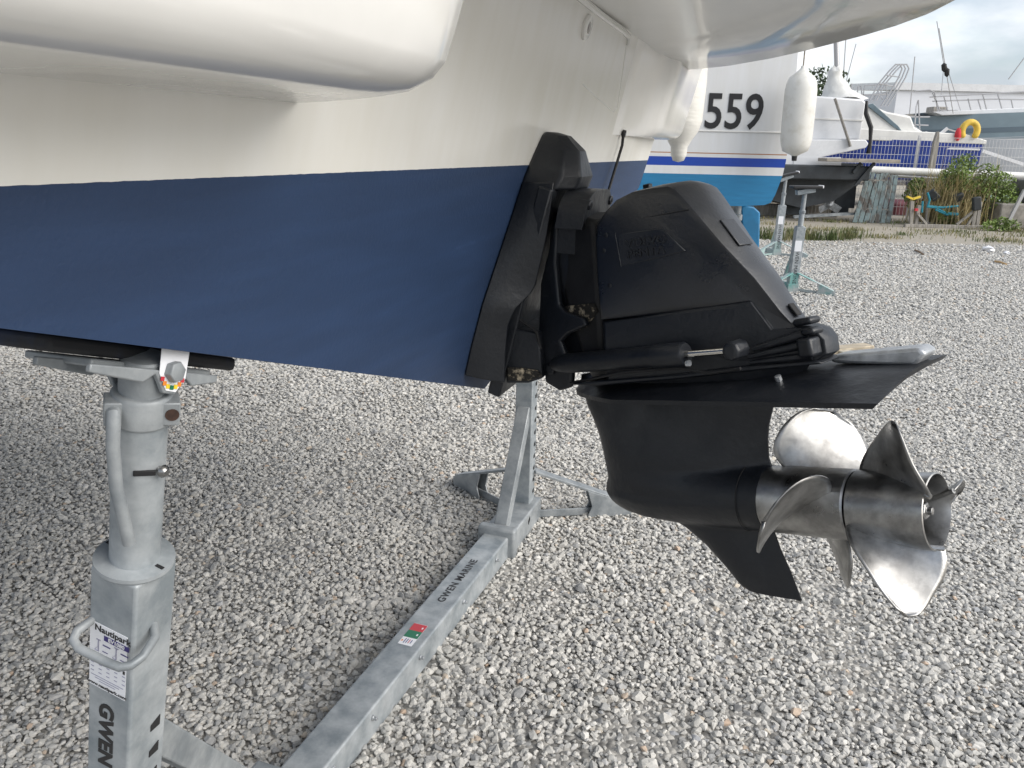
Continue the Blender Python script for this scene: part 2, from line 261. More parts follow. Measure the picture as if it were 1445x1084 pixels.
def make_gravel():
    sm = stone_material(); rc = bpy.data.collections.new('stone_shapes')
    for i in range(10):
        bm = bmesh.new(); k = 16
        for _ in range(k):
            v = nrm(rng.normal(size=3)) * rng.uniform(.42, .55); bm.verts.new((v[0] * 1.15, v[1] * .95, v[2] * .66))
        bmesh.ops.convex_hull(bm, input=bm.verts); loose = [v for v in bm.verts if not v.link_faces]; bmesh.ops.delete(bm, geom=loose, context='VERTS')
        me = bpy.data.meshes.new('stone'); bm.to_mesh(me); bm.free(); me.materials.append(sm); rc.objects.link(bpy.data.objects.new('stone', me))
    pts = []; scl = []
    def band(y0, y1, sp, smin, smax, z0, z1):
        ys = np.arange(y0, y1, sp); 
        for y in ys:
            half = max(1.9, .68 * y + .9) if y < 7 else .66 * y + .6; xs = np.arange(-half - .2, half + .2, sp); n = len(xs)
            px = xs + rng.uniform(-.6, .6, n) * sp; py = y + rng.uniform(-.6, .6, n) * sp; s = rng.uniform(0, 1, n) ** 1.7 * (smax - smin) + smin
            pts.append(np.stack([px, py, rng.uniform(z0, z1, n)], 1)); scl.append(s)
    band(.75, 4.0, .0130, .0105, .0255, .001, .007)
    band(.75, 4.0, .036, .013, .030, .006, .010)
    band(4.0, 7.0, .0180, .014, .031, .001, .009)
    band(7.0, 10.5, .028, .019, .042, .001, .012)
    band(10.5, 12.2, .040, .024, .05, .001, .012)
    band(12.2, 13.6, .062, .026, .05, .001, .010)
    P = np.concatenate(pts); S = np.concatenate(scl)
    # thin patches, footprints and scuffs where the stones are trodden aside and fines show
    thin = np.zeros(len(P)); grow = np.ones(len(P))
    for k in range(230):
        cy = rng.uniform(.8, 13) if k > 60 else rng.uniform(1, 4.5); cx = rng.uniform(-.7, .7) * cy; rx, ry = rng.uniform(.04, .30), rng.uniform(.05, .22); a = rng.uniform(0, 3.14)
        dx, dy = P[:, 0] - cx, P[:, 1] - cy; u, v = (dx * math.cos(a) + dy * math.sin(a)) / rx, (-dx * math.sin(a) + dy * math.cos(a)) / ry; g = np.exp(-(u * u + v * v) * 1.4)
        if k % 3: thin = np.maximum(thin, g * rng.uniform(.45, .95))
        else: grow += g * rng.uniform(-.35, .45)
    for (x0, y0, x1, y1, w_) in ((380, 640, 400, 780, .05), (1165, 830, 1230, 1000, .12), (1010, 850, 1030, 930, .06), (560, 610, 450, 700, .08)):
        A0, A1 = gr(x0, y0), gr(x1, y1); d = A1[:2] - A0[:2]; t = np.clip(((P[:, :2] - A0[:2]) @ d) / (d @ d), 0, 1); dist = np.linalg.norm(P[:, :2] - A0[:2] - t[:, None] * d, axis=1); thin = np.maximum(thin, .8 * np.exp(-(dist / w_) ** 2))
    S = S * np.clip(grow, .6, 1.5); P[:, 2] -= thin * .006; keep = rng.uniform(size=len(P)) > thin * .55; P, S = P[keep], S[keep]
    nb_ = 420; by = rng.uniform(1, 9, nb_); P = np.concatenate([P, np.stack([rng.uniform(-.7, .7, nb_) * by, by, np.full(nb_, .008)], 1)]); S = np.concatenate([S, rng.uniform(.027, .042, nb_)])
    me = bpy.data.meshes.new('gravel'); me.vertices.add(len(P)); me.vertices.foreach_set('co', P.ravel())
    at = me.attributes.new('ssize', 'FLOAT', 'POINT'); at.data.foreach_set('value', S)
    o = bpy.data.objects.new('gravel', me); COL.objects.link(o); o['kind'] = 'stuff'; o['label'] = 'loose grey crushed gravel covering the yard'; o['category'] = 'gravel'
    ng = bpy.data.node_groups.new('scatter_stones', 'GeometryNodeTree'); ng.interface.new_socket('Geometry', in_out='INPUT', socket_type='NodeSocketGeometry'); ng.interface.new_socket('Geometry', in_out='OUTPUT', socket_type='NodeSocketGeometry')
    i = N(ng, 'NodeGroupInput'); u = N(ng, 'NodeGroupOutput'); mp_ = N(ng, 'GeometryNodeMeshToPoints'); ip = N(ng, 'GeometryNodeInstanceOnPoints'); ci = N(ng, 'GeometryNodeCollectionInfo'); ci.inputs['Collection'].default_value = rc; ci.inputs['Separate Children'].default_value = True; ci.inputs['Reset Children'].default_value = True
    ip.inputs['Pick Instance'].default_value = True
    rv = N(ng, 'FunctionNodeRandomValue', data_type='FLOAT_VECTOR'); rv.inputs[0].default_value = (-.45, -.45, 0); rv.inputs[1].default_value = (.45, .45, 6.283)
    ri_ = N(ng, 'FunctionNodeRandomValue', data_type='INT'); ri_.inputs[4].default_value = 0; ri_.inputs[5].default_value = 9
    na = N(ng, 'GeometryNodeInputNamedAttribute', data_type='FLOAT'); na.inputs['Name'].default_value = 'ssize'
    l = ng.links.new; l(i.outputs[0], mp_.inputs[0]); l(mp_.outputs[0], ip.inputs['Points']); l(ci.outputs[0], ip.inputs['Instance']); l(rv.outputs[0], ip.inputs['Rotation'])
    l([x for x in ri_.outputs if x.type == 'INT'][0], ip.inputs['Instance Index']); l(na.outputs[0], ip.inputs['Scale']); l(ip.outputs[0], u.inputs[0])
    md = o.modifiers.new('scatter', 'NODES'); md.node_group = ng
make_gravel()
# ------------------------------------------------------------------ the motorboat whose stern fills the picture
HB = 1.29
boat = thing('motorboat', 'white motorboat stern with dark blue antifouling, propped on steel stands', 'boat', (0, 0, ZK))
def keelz(x): return ZK + .12 * max(0, (x - 3) / 5) ** 2 + max(0, (x - 6) / 2.) ** 2 * .9
def section(x):
    """right half from keel up to sheer at x metres forward of the transom: (t, z)"""
    k = max(0, min(1, (x - 3) / 5)); hb = HB * (1 - .97 * k ** 2.1); ch = 1.272 + .45 * k ** 2; kz = min(keelz(x), ch)
    return [(0, kz), (hb * .5, kz + (ch - kz) * .5), (hb - .012, ch - .004), (hb, ch + .012), (hb + .015, 1.42 + .4 * k ** 2), (hb + .06 + .1 * k, 1.75 + .35 * k), (hb + .075 + .12 * k, 2.25 + .4 * k)]
hm = MB(); xs = [0, .4, 1.2, 2.2, 3.2, 4.2, 5.2, 6.2, 7.0, 7.6, 8.0]; rings = []
for x in xs:
    s = section(x); loop = [(-t, z) for t, z in s[::-1]] + s[1:]
    rings.append([(-x + (z - ZK) * RAKE * (1 if x == 0 else max(0, 1 - x / 3)), t, z) for t, z in loop])
hm.loft(rings, False, closed=True)
# transom skin: rows between the V bottom and the top, following the rake
s0 = section(0); ts = np.linspace(-1, 1, 33)
def halfw(z):
    zz = [p[1] for p in s0[2:]]; tt = [p[0] for p in s0[2:]]; return float(np.interp(z, zz, tt))
rows = []
for u in np.linspace(0, 1, 15):
    row = []
    for q in ts:
        zb = float(np.interp(abs(q) * (HB - .012), [p[0] for p in s0[:3]], [p[1] for p in s0[:3]])); z = zb + (2.25 - zb) * u
        t = q * (halfw(max(z, 1.272)) if u > 0 else HB - .012) if z > 1.272 else q * (HB - .012)
        row.append(((z - ZK) * RAKE + .0005, t, z))
    rows.append(row)
hm.loft(rows, False, closed=False)
hull = hm.build('hull', M['hull'], boat, smooth=28, bevel=.007, seg=3)
dk = MB(); dk.add([rings[i][0] for i in range(len(xs))] + [rings[i][-1] for i in range(len(xs))], [(i, i + 1, len(xs) + i + 1, len(xs) + i) for i in range(len(xs) - 1)])
dk.build('deck', M['gel'], boat)
# stern extensions either side of the drive well
plan_far = [(-.03, .56), (.002, .62), (.006, .70), (.013, .78), (.018, .86), (.027, .93), (.037, .972), (.046, .988), (.054, 1.005), (.060, 1.03), (.062, 1.08), (.061, 1.52), (-.03, 1.52)]
plan_near = [(-.03, .90), (.06, .93), (.14, .945), (.175, .955), (.196, .985), (.205, 1.03), (.208, 1.10), (.206, 1.30), (.2, 1.56), (-.03, 1.56)]
for sg, plan in ((-1, plan_near), (1, plan_far)):
    e = MB(); rg = []
    for z, g in ((1.440, -.055), (1.4415, -.035), (1.447, -.018), (1.457, -.006), (1.472, 0.), (1.50, .004), (1.56, .01), (1.68, .02), (1.80, .03)):
        gg = g if sg < 0 or g < 0 else g * .15
        wg = lambda a: min(1, max(0, (a - .01) / plan[-3][0])) ** 1.5; rg.append([((z - ZK) * RAKE + a + gg * wg(a), sg * (t - (g if g < 0 and t < 1.2 else 0) * wg(a) * (2.0 if sg < 0 else 1)), z) for a, t in plan])
    e.loft(rg, True); e.build('stern_extension', M['gel'], boat, smooth=55)
# swim platform
half = [(.16, 1.28), (.30, 1.20), (.42, 1.10), (.551, .90), (.63, .75), (.708, .574), (.77, .43), (.82, .295), (.86, .15), (.883, 0.)]
po = half + [(a, -t) for a, t in half[-2::-1]]
def inset(P, d):
    c = np.array([.25, 0]); return [(a - d * .75 * (1 if a > .3 else .3), t * (1 - d / 1.25)) for a, t in P]
pm = MB(); rg = []
for ins, z in ((.60, 1.690), (.45, 1.688), (.36, 1.684), (.33, 1.680), (.31, 1.676), (.03, 1.66), (.008, 1.668), (0, 1.69), (0, 1.76), (.012, 1.785), (.04, 1.795)):
    q = inset(po, ins); rg.append([(a, t, z) for a, t in q])
pm.loft(rg, True); pm.build('swim_platform', M['gelgloss'], boat, smooth=32)
# moulded ridge, hatch seam, vents, drain fitting, lifting strap on the transom
rd = MB(); rd.tube([tr(x, y, .004) for x, y in ((812, -8), (850, 22), (880, 44), (887, 52), (886, 62))], .007, 8); rd.build('moulded_ridge', M['gel'], boat)
rd = MB(); rd.tube([tr(x, y, .0005) for x, y in ((884, 62), (878, 105), (871, 152), (866, 158), (845, 140), (822, 118))], .0016, 6); rd.build('hatch_seam', M['gel'], boat)
for i in range(3):
    v = MB(); p = np.array([.20 + .011 * i, .93 + .008 * i, 1.735 - .02 * i]); c = tr(938 + 5 * i, 46 + 8 * i, .05)
    v.lathe([(-.004, .0), (-.002, .02), (.003, .022), (.006, .012), (.007, 0)], c, A, 14); o = v.build('vent_slot', M['gel'], boat)
fi = MB(); c = tr(826, 38, 0); fi.lathe([(0, .026), (.006, .026), (.009, .022), (.009, .0125), (.003, .011)], c, (math.cos(R(13)), 0, -math.sin(R(13))), 24, True); fo = fi.build('drain_fitting', M['gel'], boat)
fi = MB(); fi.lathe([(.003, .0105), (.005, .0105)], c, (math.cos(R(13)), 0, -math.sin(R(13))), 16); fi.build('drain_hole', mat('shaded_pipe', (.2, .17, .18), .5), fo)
st = MB(); st.tube([tr(880, 186, .012), tr(878, 205, .014), tr(866, 245, .016), tr(858, 272, .02)], .0042, 8)
eye = tr(880.5, 189, .012); st.lathe([(-.004, .011), (.004, .011)], eye, (math.cos(R(13)), 0, -math.sin(R(13))), 14); so = st.build('earthing_rod', M['blackrub'], boat)
e = MB(); e.lathe([(.0045, .004), (.006, .004)], eye, (math.cos(R(13)), 0, -math.sin(R(13))), 10); e.build('eye_hole', M['galv'], so)

# ------------------------------------------------------------------ stern drive
drv = thing('sterndrive', 'black duoprop stern drive bolted to the motorboat transom', 'stern drive', (.6, 0, .456))
BK, BG = M['black'], M['blackgloss']
def side(pts, t): return [tp(x, y, t) for x, y in pts]
def slab(mb, pts, t0, t1, mi=0):
    """outline traced on the near face at t0, carried across to t1"""
    P = side(pts, t0); return mb.prism(P, (0, t1 - t0, 0), mi)
# transom shield: cheeks both sides and a hood on top
lf = [tr(x, y, .002) for x, y in ((737, 257), (722, 303), (703, 360), (680, 429), (664, 490), (655, 530))]
rt_ = side(((782, 257), (777, 300), (772, 334), (764, 370), (755, 409)), -.105)[:5] ; low = side(((727, 437), (717, 462), (714, 500), (713, 541)), -.135)
right = rt_ + low
def resample(P, n):
    P = np.array(P); d = np.r_[0, np.cumsum(np.linalg.norm(np.diff(P, axis=0), axis=1))]; u = np.linspace(0, d[-1], n); return np.stack([np.interp(u, d, P[:, k]) for k in range(3)], 1)
Lr, Rr = resample(lf, 22), resample(right, 22)
for sg in (1, -1):
    m = MB(); g = []
    for a, b in zip(Lr, Rr):
        mid = (a + b) / 2 + np.array([.001, -.004, 0]); inn = b + np.array([-.012, .016, 0]); back = np.array([(a[2] - ZK) * RAKE + .004, a[1] + .03, a[2]])
        g.append([p * np.array([1, sg, 1]) for p in (a, a * .65 + b * .35 + np.array([.001, -.005, 0]), mid, b, inn, back)])
    m.loft(g, True); m.build('transom_shield', BK, drv, smooth=40, bevel=.003)
hood = MB(); hr = []
for z, wb, wf, d in ((1.432, .022, .012, .022), (1.425, .034, .026, .050), (1.395, .056, .048, .088), (1.345, .088, .082, .112), (1.318, .095, .088, .108)):
    ab = (z - ZK) * RAKE
    hr.append([(ab, -wb, z), (ab + d * .7, -wb * .95, z), (ab + d, -wf * .62, z), (ab + d, wf * .62, z), (ab + d * .7, wb * .95, z), (ab, wb, z)])
hood.loft(hr, True); hood.build('shield_hood', BK, drv, smooth=25, bevel=.006, seg=3)
bp = MB(); bp.box((.115, 0, 1.10), (.03, .22, .46), ((math.cos(R(13)), 0, -math.sin(R(13))), (0, 1, 0), (math.sin(R(13)), 0, math.cos(R(13))))); bp.build('mounting_plate', BK, drv, bevel=.004)
# gimbal ring: an arch standing in the shield
def arch(a0, a1, wo, wi, zt, zi, zb, rake=.14):
    out = []; inn = []
    for k in range(13):
        q = math.pi * k / 12; c, s = math.cos(q), math.sin(q)
        out.append((wo * np.sign(c) * abs(c) ** .55, zt - .075 + .075 * s ** .6)); inn.append((wi * np.sign(c) * abs(c) ** .6, zi - .08 + .08 * s ** .7))
    prof = [(wo * .93, zb)] + out + [(-wo * .93, zb), (-wi, zb)] + inn[::-1] + [(wi, zb)]
    m = MB(); sh = lambda a: [(a + (z - 1.1) * rake, t, z) for t, z in prof]
    m.loft([sh(a0), sh(a1)], True); return m
arch(.170, .228, .114, .090, 1.320, 1.272, 1.245).build('gimbal_ring', BK, drv, bevel=.006, seg=3)
for x, y, t in ((785.5, 272, -.095), (846, 264, .092)):
    c = np.array([.2545, t, 1.293]); m = MB(); m.lathe([(-.02, .011), (.004, .011), (.006, .009)], c, (1, -.1, -.1), 6); bo = m.build('bolt', BK, drv, bevel=.001); m = MB(); m.lathe([(.0062, .0045), (.0068, .0045)], c, (1, -.1, -.1), 8); m.build('socket', M['hole'], bo)
# bell housing between ring and drive
m = MB(); rr = []
for a, rz, rt2, zc in ((.17, .10, .075, 1.17), (.21, .115, .082, 1.17), (.25, .105, .09, 1.165), (.30, .11, .105, 1.16), (.34, .12, .11, 1.16)):
    rr.append([(a, rt2 * np.sign(math.cos(q)) * abs(math.cos(q)) ** .6, zc + rz * np.sign(math.sin(q)) * abs(math.sin(q)) ** .7) for q in np.linspace(0, 2 * math.pi, 28, endpoint=False)])
m.loft(rr, True); m.build('bell_housing', BK, drv, smooth=50)
# the drive itself is steered over and trimmed up: its own frame (fore-aft, across, up) swings about the gimbal
PSI, TRIM = R(26.5), R(13); PV = W(.25, 0, 1.0)
A2 = A * math.cos(PSI) - T * math.sin(PSI); T2 = T * math.cos(PSI) + A * math.sin(PSI)
A3 = A2 * math.cos(TRIM) + Z * math.sin(TRIM); Z3 = -A2 * math.sin(TRIM) + Z * math.cos(TRIM)
def to_boat(p): return B(PV + p[0] * A3 + p[1] * T2 + p[2] * Z3)
def dl(P): P = P - PV; return np.array([P @ A3, P @ T2, P @ Z3])
def ty(x, y, t): return dl(hit(x, y, PV + T2 * t, T2))
def tw(x, y, off=0., t0=.127, sl=.249):
    """on the near flank of the tapering housings: t = -(t0 - sl (a - .1)) - off"""
    n = T2 - sl * A3; P0 = PV + T2 * -(t0 + sl * .1) - T2 * off; return dl(hit(x, y, P0, n))
def sidey(pts, t): return [ty(x, y, t) for x, y in pts]
m = MB(); P = side(((716, 462), (760, 470), (766, 534), (745, 541), (714, 541)), -.105); m.prism(P, (0, .21, 0)); m.build('shield_base', BK, drv, bevel=.004)
m = MB(); P = side(((715, 519), (735, 520), (758, 524), (764, 531), (745, 538), (716, 538)), -.112); m.prism(P, (0, .22, 0)); m.build('fouling_crust', M['fouling'], drv, bevel=.003)
m = MB(); m.tube([tp(725, 445, -.10), tp(740, 456, -.105), tp(757, 468, -.11), tp(763, 492, -.10)], .0032, 8); m.build('hydraulic_hose', M['blackrub'], drv)
MB.XF = to_boat
fork = [(762, 400), (775, 345), (781, 312), (786, 314), (783, 372), (788, 430), (796, 440), (822, 449), (827, 460), (800, 472), (790, 482), (796, 499), (806, 510), (806, 533), (804, 547), (789, 552), (769, 540), (764, 500), (759, 472)]
for sg in (1, -1):
    m = MB(); P = sidey(fork, -.112); P = [(p[0], sg * p[1], p[2]) for p in P]; m.prism(P, (0, sg * .016, 0)); m.build('suspension_fork', BK, drv, bevel=.006, seg=3)
    c = ty(779, 521, -.113); m = MB(); m.lathe([(0, .012), (.006, .012), (.008, .010)], (c[0], sg * c[1], c[2]), (0, -sg, 0), 6); m.build('pivot_bolt', BK, drv, bevel=.001)
m = MB(); P = sidey(((788, 330), (800, 300), (840, 312), (848, 440), (852, 505), (822, 508), (800, 445), (790, 400)), -.09); m.prism(P, (0, .18, 0)); m.build('bellows_cover', M['blackrub'], drv, bevel=.014, seg=3)
m = MB(); P = sidey(((764, 405), (800, 392), (850, 398), (856, 505), (812, 512), (798, 500), (788, 482), (768, 474)), -.075); m.prism(P, (0, .15, 0)); m.build('gap_shade_filler', BK, drv, bevel=.012, seg=3)  # added dark body filling the gap, in place of the shade inside it
m = MB(); P = sidey(((795, 432), (838, 428), (843, 440), (826, 462), (806, 470), (800, 450)), -.094); m.prism(P, (0, .1, 0)); m.build('fouled_joint', M['fouling'], drv, bevel=.003)
# trim rams
for sg in (1, -1):
    p0, p1 = ty(786, 514, -.122), ty(968, 500, -.122); p2 = ty(1028, 495, -.118); f_ = np.array([1, sg, 1]); p0, p1, p2 = p0 * f_, p1 * f_, p2 * f_; d = nrm(p1 - p0); Ln = np.linalg.norm(p1 - p0)
    m = MB(); m.lathe([(-.012, .010), (0, .016), (.03, .0205), (Ln * .78, .0205), (Ln * .785, .0228), (Ln - .004, .0228), (Ln, .020)], p0, d, 26); ram = m.build('trim_ram', BK, drv, smooth=40)
    m = MB(); m.tube([p1, p2], .0065, 16); m.build('piston_rod', M['chrome'], ram)
    m = MB(); m.lathe([(-.03, .0175), (.006, .0175), (.010, .012)], p2 + np.array([.010, -sg * .004, 0]), (0, -sg, 0), 8); m.build('rod_eye', BK, ram, bevel=.003)
    m = MB(); q = p1 + np.array([.002, -sg * .004, -.016]); m.lathe([(0, .006), (.007, .006)], q, d, 8); m.build('hose_union', M['zinc'], ram)
# upper housing cover: flanks taper towards a narrow aft face
cov = [(846, 452), (841, 400), (838, 340), (840, 318), (852, 300), (868, 283), (890, 272), (915, 267), (940, 264), (950, 268), (962, 280), (975, 295), (1016, 343), (1064, 393), (1100, 439), (1122, 462), (1094, 467), (1061, 427), (960, 440)]
P = np.array([tw(x, y) for x, y in cov]); cen = P.mean(0)
m = MB(); rg = []
for k, g in ((-1, -.014), (-.985, -.004), (-.95, .001), (-.8, .004), (-.4, .009), (0, .011), (.4, .009), (.8, .004), (.95, .001), (.985, -.004), (1, -.014)):
    ring = []
    for i, p in enumerate(P):
        n = nrm(np.array([p[0] - cen[0], 0, p[2] - cen[2]])); gg = g if (3 <= i <= 15 or g < 0) else 0; ring.append(np.array([p[0], abs(p[1]) * k, p[2]]) + n * gg)
    rg.append(ring)
m.loft(rg, True); cover = m.build('drive_cover', BG, drv, smooth=40, bevel=.003, seg=3)
m = MB(); m.tube([tw(x, y, .0005) for x, y in ((842, 319), (900, 309), (972, 296))], .0010, 5); m.build('cover_seam', M['hole'], cover)
m = MB(); pl = [tw(x, y, -.002) for x, y in ((869, 331), (935, 322), (969, 354), (940, 362), (877, 376))]; m.prism(pl, (0, -.0045, 0)); m.build('name_panel', BG, cover, bevel=.0012)
m = MB(); m.tube([tw(868, 329, .001), tw(876.5, 376, .001)], .0020, 6); m.build('panel_edge', BK, cover)
cx = nrm(tw(935, 334) - tw(880, 342)); ntx = nrm(np.array([.249, 1, 0])); cy = np.cross(-ntx, cx); cy = cy if cy[2] > 0 else -cy
text_on('embossed_lettering', 'VOLVO', .021, tw(911, 341, .0030), cx, cy, BK, cover, ext=.0024, sx=1.2, offset=.0005)
text_on('embossed_lettering', 'PENTA', .021, tw(911, 356, .0030), cx, cy, BK, cover, ext=.0024, sx=1.2, offset=.0005)
for x, y in ((853, 354), (861, 403), (856, 332)):
    m = MB(); m.lathe([(0, .005), (.003, .005), (.004, .0035)], tw(x, y), (0, -1, 0), 10); m.build('screw', BK, cover)
ad = nrm(P[14] - P[12]); ad[1] = 0; ad = nrm(ad); an = np.array([-ad[2], 0, ad[0]]); an = an if an[0] > 0 else -an
def aft(x, y, off):                                     # point on the middle of the aft face
    p = ty(x, y, 0.); return p + an * off
edge_a = lambda z: float(np.interp(z, P[8:16, 2][::-1], P[8:16, 0][::-1]))
def onaft(x, y, off):
    t = 0.
    p = ty(x, y, t); q = np.array([edge_a(p[2]), 0, p[2]]) 
    return np.array([q[0], p[1], q[2]]) + an * off
q0 = onaft(1037, 332, .0098)
m = MB(); m.box(q0, (.062, .046, .003), (ad, (0, 1, 0), an)); hl = m.build('hatch_lid', BG, cover, bevel=.0018, seg=2)
q1 = onaft(1119, 440, .0075)
m = MB(); m.box(q1, (.026, .018, .0035), (ad, (0, 1, 0), an)); m.build('lifting_slot', M['hole'], cover, bevel=.0015)
q = ty(914, 264, .03); m = MB(); m.box(q, (.016, .013, .012)); m.build('cover_catch', BK, cover, bevel=.002)
# gearcase body under the cover
body = [(848, 454), (930, 442), (1058, 426), (1088, 466), (1130, 463), (1152, 468), (1163, 480), (1166, 500), (1150, 511), (1060, 520), (960, 532), (856, 543), (850, 520)]
P = np.array([tw(x, y, 0, .118, .205) for x, y in body]); m = MB(); rg = []; c = P.mean(0)
for k, g in ((-1.0, -.010), (-.96, 0), (-.4, .003), (.4, .003), (.96, 0), (1.0, -.010)):
    rg.append([np.array([p[0], abs(p[1]) * k, p[2]]) + nrm(np.array([p[0] - c[0], 0, p[2] - c[2]])) * g for p in P])
m.loft(rg, True); gb = m.build('gearcase', BK, drv, smooth=40, bevel=.005, seg=3)
for (x0, y0), (x1, y1), rr_ in (((1056, 504), (1136, 486), .007), ((1062, 493), (1140, 470), .0075), ((1058, 512), (1146, 502), .006)):
    a_, b_ = tw(x0, y0, .001, .118, .205), tw(x1, y1, .001, .118, .205); m = MB(); m.tube([a_, (a_ + b_) / 2 + np.array([0, -.002, 0]), b_], [rr_ * .6, rr_, rr_ * 1.2], 10); m.build('casting_rib', BK, drv)
for (x, y, t, sx, sz) in ((1138, 453, -.015, .036, .013), (1146, 467, -.03, .026, .013), (1142, 490, -.04, .028, .034), (1134, 474, .02, .036, .03)):
    c = ty(x, y, t); m = MB(); m.box(c, (sx, .036, sz), ((.99, -.1, .1), (.1, .99, 0), (-.1, 0, .99))); m.build('casting_lug', BK, drv, bevel=.006, seg=3)
m = MB(); P = [tw(x, y, .004, .122, .205) for x, y in ((802, 543), (840, 538), (960, 528), (1060, 517), (1153, 509), (1160, 514), (1060, 524), (960, 535), (840, 545))]
m.loft([[(p[0], p[1], p[2]) for p in P], [(p[0], -p[1], p[2]) for p in P]], True); m.build('joint_flange', BK, drv, bevel=.003)
m = MB(); m.tube([ty(805, 541, -.12), ty(880, 525, -.125), ty(960, 519, -.12), ty(1000, 527, -.115), ty(1045, 520, -.11)], .003, 8); m.build('hydraulic_hose', M['blackrub'], drv)
# neck between gearcase and plate
m = MB(); rg = []
for z, k in ((-.04, 1.0), (-.075, .92), (-.10, .86), (-.112, .8)):
    rg.append([(.2 + .28 * k * math.cos(q) * (1.15 if math.cos(q) > 0 else .8), .075 * k * math.sin(q), z) for q in np.linspace(0, 2 * math.pi, 32, endpoint=False)])
m.loft(rg, True); m.build('neck', BK, drv, smooth=50)
# anti-ventilation plate
rows = []
for a in np.r_[-.045, -.04, -.03, -.01, .02, .06, .11, .16, np.linspace(.2, .676, 10)]:
    hwd = .15 * min(1, (a + .0455) / .21) ** .55; hwd = max(hwd, .002); cam_ = .014 * min(1, (a + .046) / .2) ** .6
    zc0 = -.107 + (.0 if a > .1 else 0)
    top = [(a - .012 * abs(q) ** 2 * 0, hwd * q, zc0 + cam_ * (1 - abs(q) ** 1.5) + .013 * (q + 1)) for q in np.linspace(-1, 1, 13)]
    bot = [(a + (-.010 if a > .66 else 0), hwd * q * .99, zc0 - .009 + .013 * (q + 1) + cam_ * .7 * (1 - abs(q) ** 1.5)) for q in np.linspace(1, -1, 13)]
    rows.append(top + bot)
m = MB(); m.loft(rows, True); plate = m.build('anti_ventilation_plate', BK, drv, smooth=50, bevel=.002)
P = [np.array(ty(x, y, .035)) for x, y in ((1166, 505), (1182, 501), (1296, 491), (1307, 500), (1290, 517), (1176, 513))]
m = MB(); m.prism(P, (0, .055, 0)); m.build('anode_bar', M['zinc'], drv, bevel=.006, seg=3)
c = ty(1098, 533, -.06); m = MB(); m.lathe([(-.006, .006), (.003, .006), (.004, .004)], c, (0, -.5, 1), 8); m.build('drain_plug', M['zinc'], plate)
# lower unit: leg, torpedo and skeg as one faired surface
LE = np.array(sidey(((826, 545), (832, 568), (841, 586), (849.5, 605), (857, 628), (862, 652), (865, 672), (867, 688), (876, 702), (897, 714), (947, 729), (967.5, 741), (997, 767), (1026, 800), (1044, 823), (1056, 832), (1074, 838)), 0))
TE = np.array(sidey(((1094, 545), (1091, 575), (1085, 600), (1083.5, 620), (1085, 646), (1088, 656), (1091, 662)), 0)); TS = np.array(sidey(((1091, 745), (1102, 776), (1115, 805), (1132, 848)), 0))
pa, pb = ty(1090, 703.5, 0), ty(1322, 722, 0); ax = nrm(pb - pa); HR = .063
def zc(a): return pa[2] + (a - pa[0]) * ax[2] / ax[0]
ztop = max(LE[0][2], TE[0][2]); zs = np.linspace(ztop, TS[-1][2] + .0005, 70); rows = []
def itp(Q, z): o = np.argsort(Q[:, 2]); return float(np.interp(z, Q[o, 2], Q[o, 0]))
zmn = LE[-1][2]
def te(z): return itp(TE, z) if z >= TE[-1][2] else (pa[0] if z >= TS[0][2] else itp(TS, z))
for z in zs:
    a0, a1 = itp(LE, z), te(z)
    if z < zmn: a0 = LE[-1][0] + (TS[-1][0] - LE[-1][0]) * (zmn - z) / (zmn - zs[-1] + 1e-9); a0 = min(a0, a1 - .002)
    ring = []
    for u in (1 - np.cos(np.linspace(0, math.pi, 27))) / 2:
        a = a0 + (a1 - a0) * u
        kleg = 1 / (1 + math.exp(-(z - (zc(a) + .0)) / .012)); tmax = (.042 + .020 * min(1, max(0, (LE[0][2] - z) / .14))) * kleg + (.007 + .012 * min(1, max(0, (z - zs[-1]) / .12))) * (1 - kleg)
        hf = tmax * (2.969 * math.sqrt(u) - 1.26 * u - 3.516 * u * u + 2.843 * u ** 3 - 1.015 * u ** 4) + .001
        rr_ = HR * math.sqrt(max(0, 1 - (max(0, .15 - a) / .15) ** 2)); h2 = rr_ ** 2 - (z - zc(a)) ** 2; hb_ = math.sqrt(h2) if h2 > 0 else 0
        if a > pa[0] + .002: hb_ = 0
        pe = 5 if z > zc(a) else 2.4; h = (hf ** pe + hb_ ** pe) ** (1 / pe); h = min(h, HR * 1.05)
        ring.append((a, h, z))
    rows.append([(a, -h, z) for a, h, z in ring] + [(a, h, z) for a, h, z in ring[::-1]])
m = MB(); m.loft(rows, True); lower = m.build('lower_unit', BK, drv, smooth=60)
P = [ty(x, y, -.0475) for x, y in ((900, 603), (921, 604), (924, 652), (904, 651))]
m = MB(); m.tube(P + [P[0]], .0016, 5); m.build('intake_panel_edge', BK, lower)
for x, y in ((917, 619), (917, 637)):
    m = MB(); m.box(ty(x, y, -.0475), (.006, .006, .006)); m.build('panel_stud', BK, lower)
m = MB(); m.tube([pa + ax * -.04 + (HR * 1.045) * np.array([0, -math.cos(q), math.sin(q)]) for q in np.linspace(-1.2, 1.3, 14)], .0009, 5); m.build('bearing_carrier_seam', M['hole'], lower)

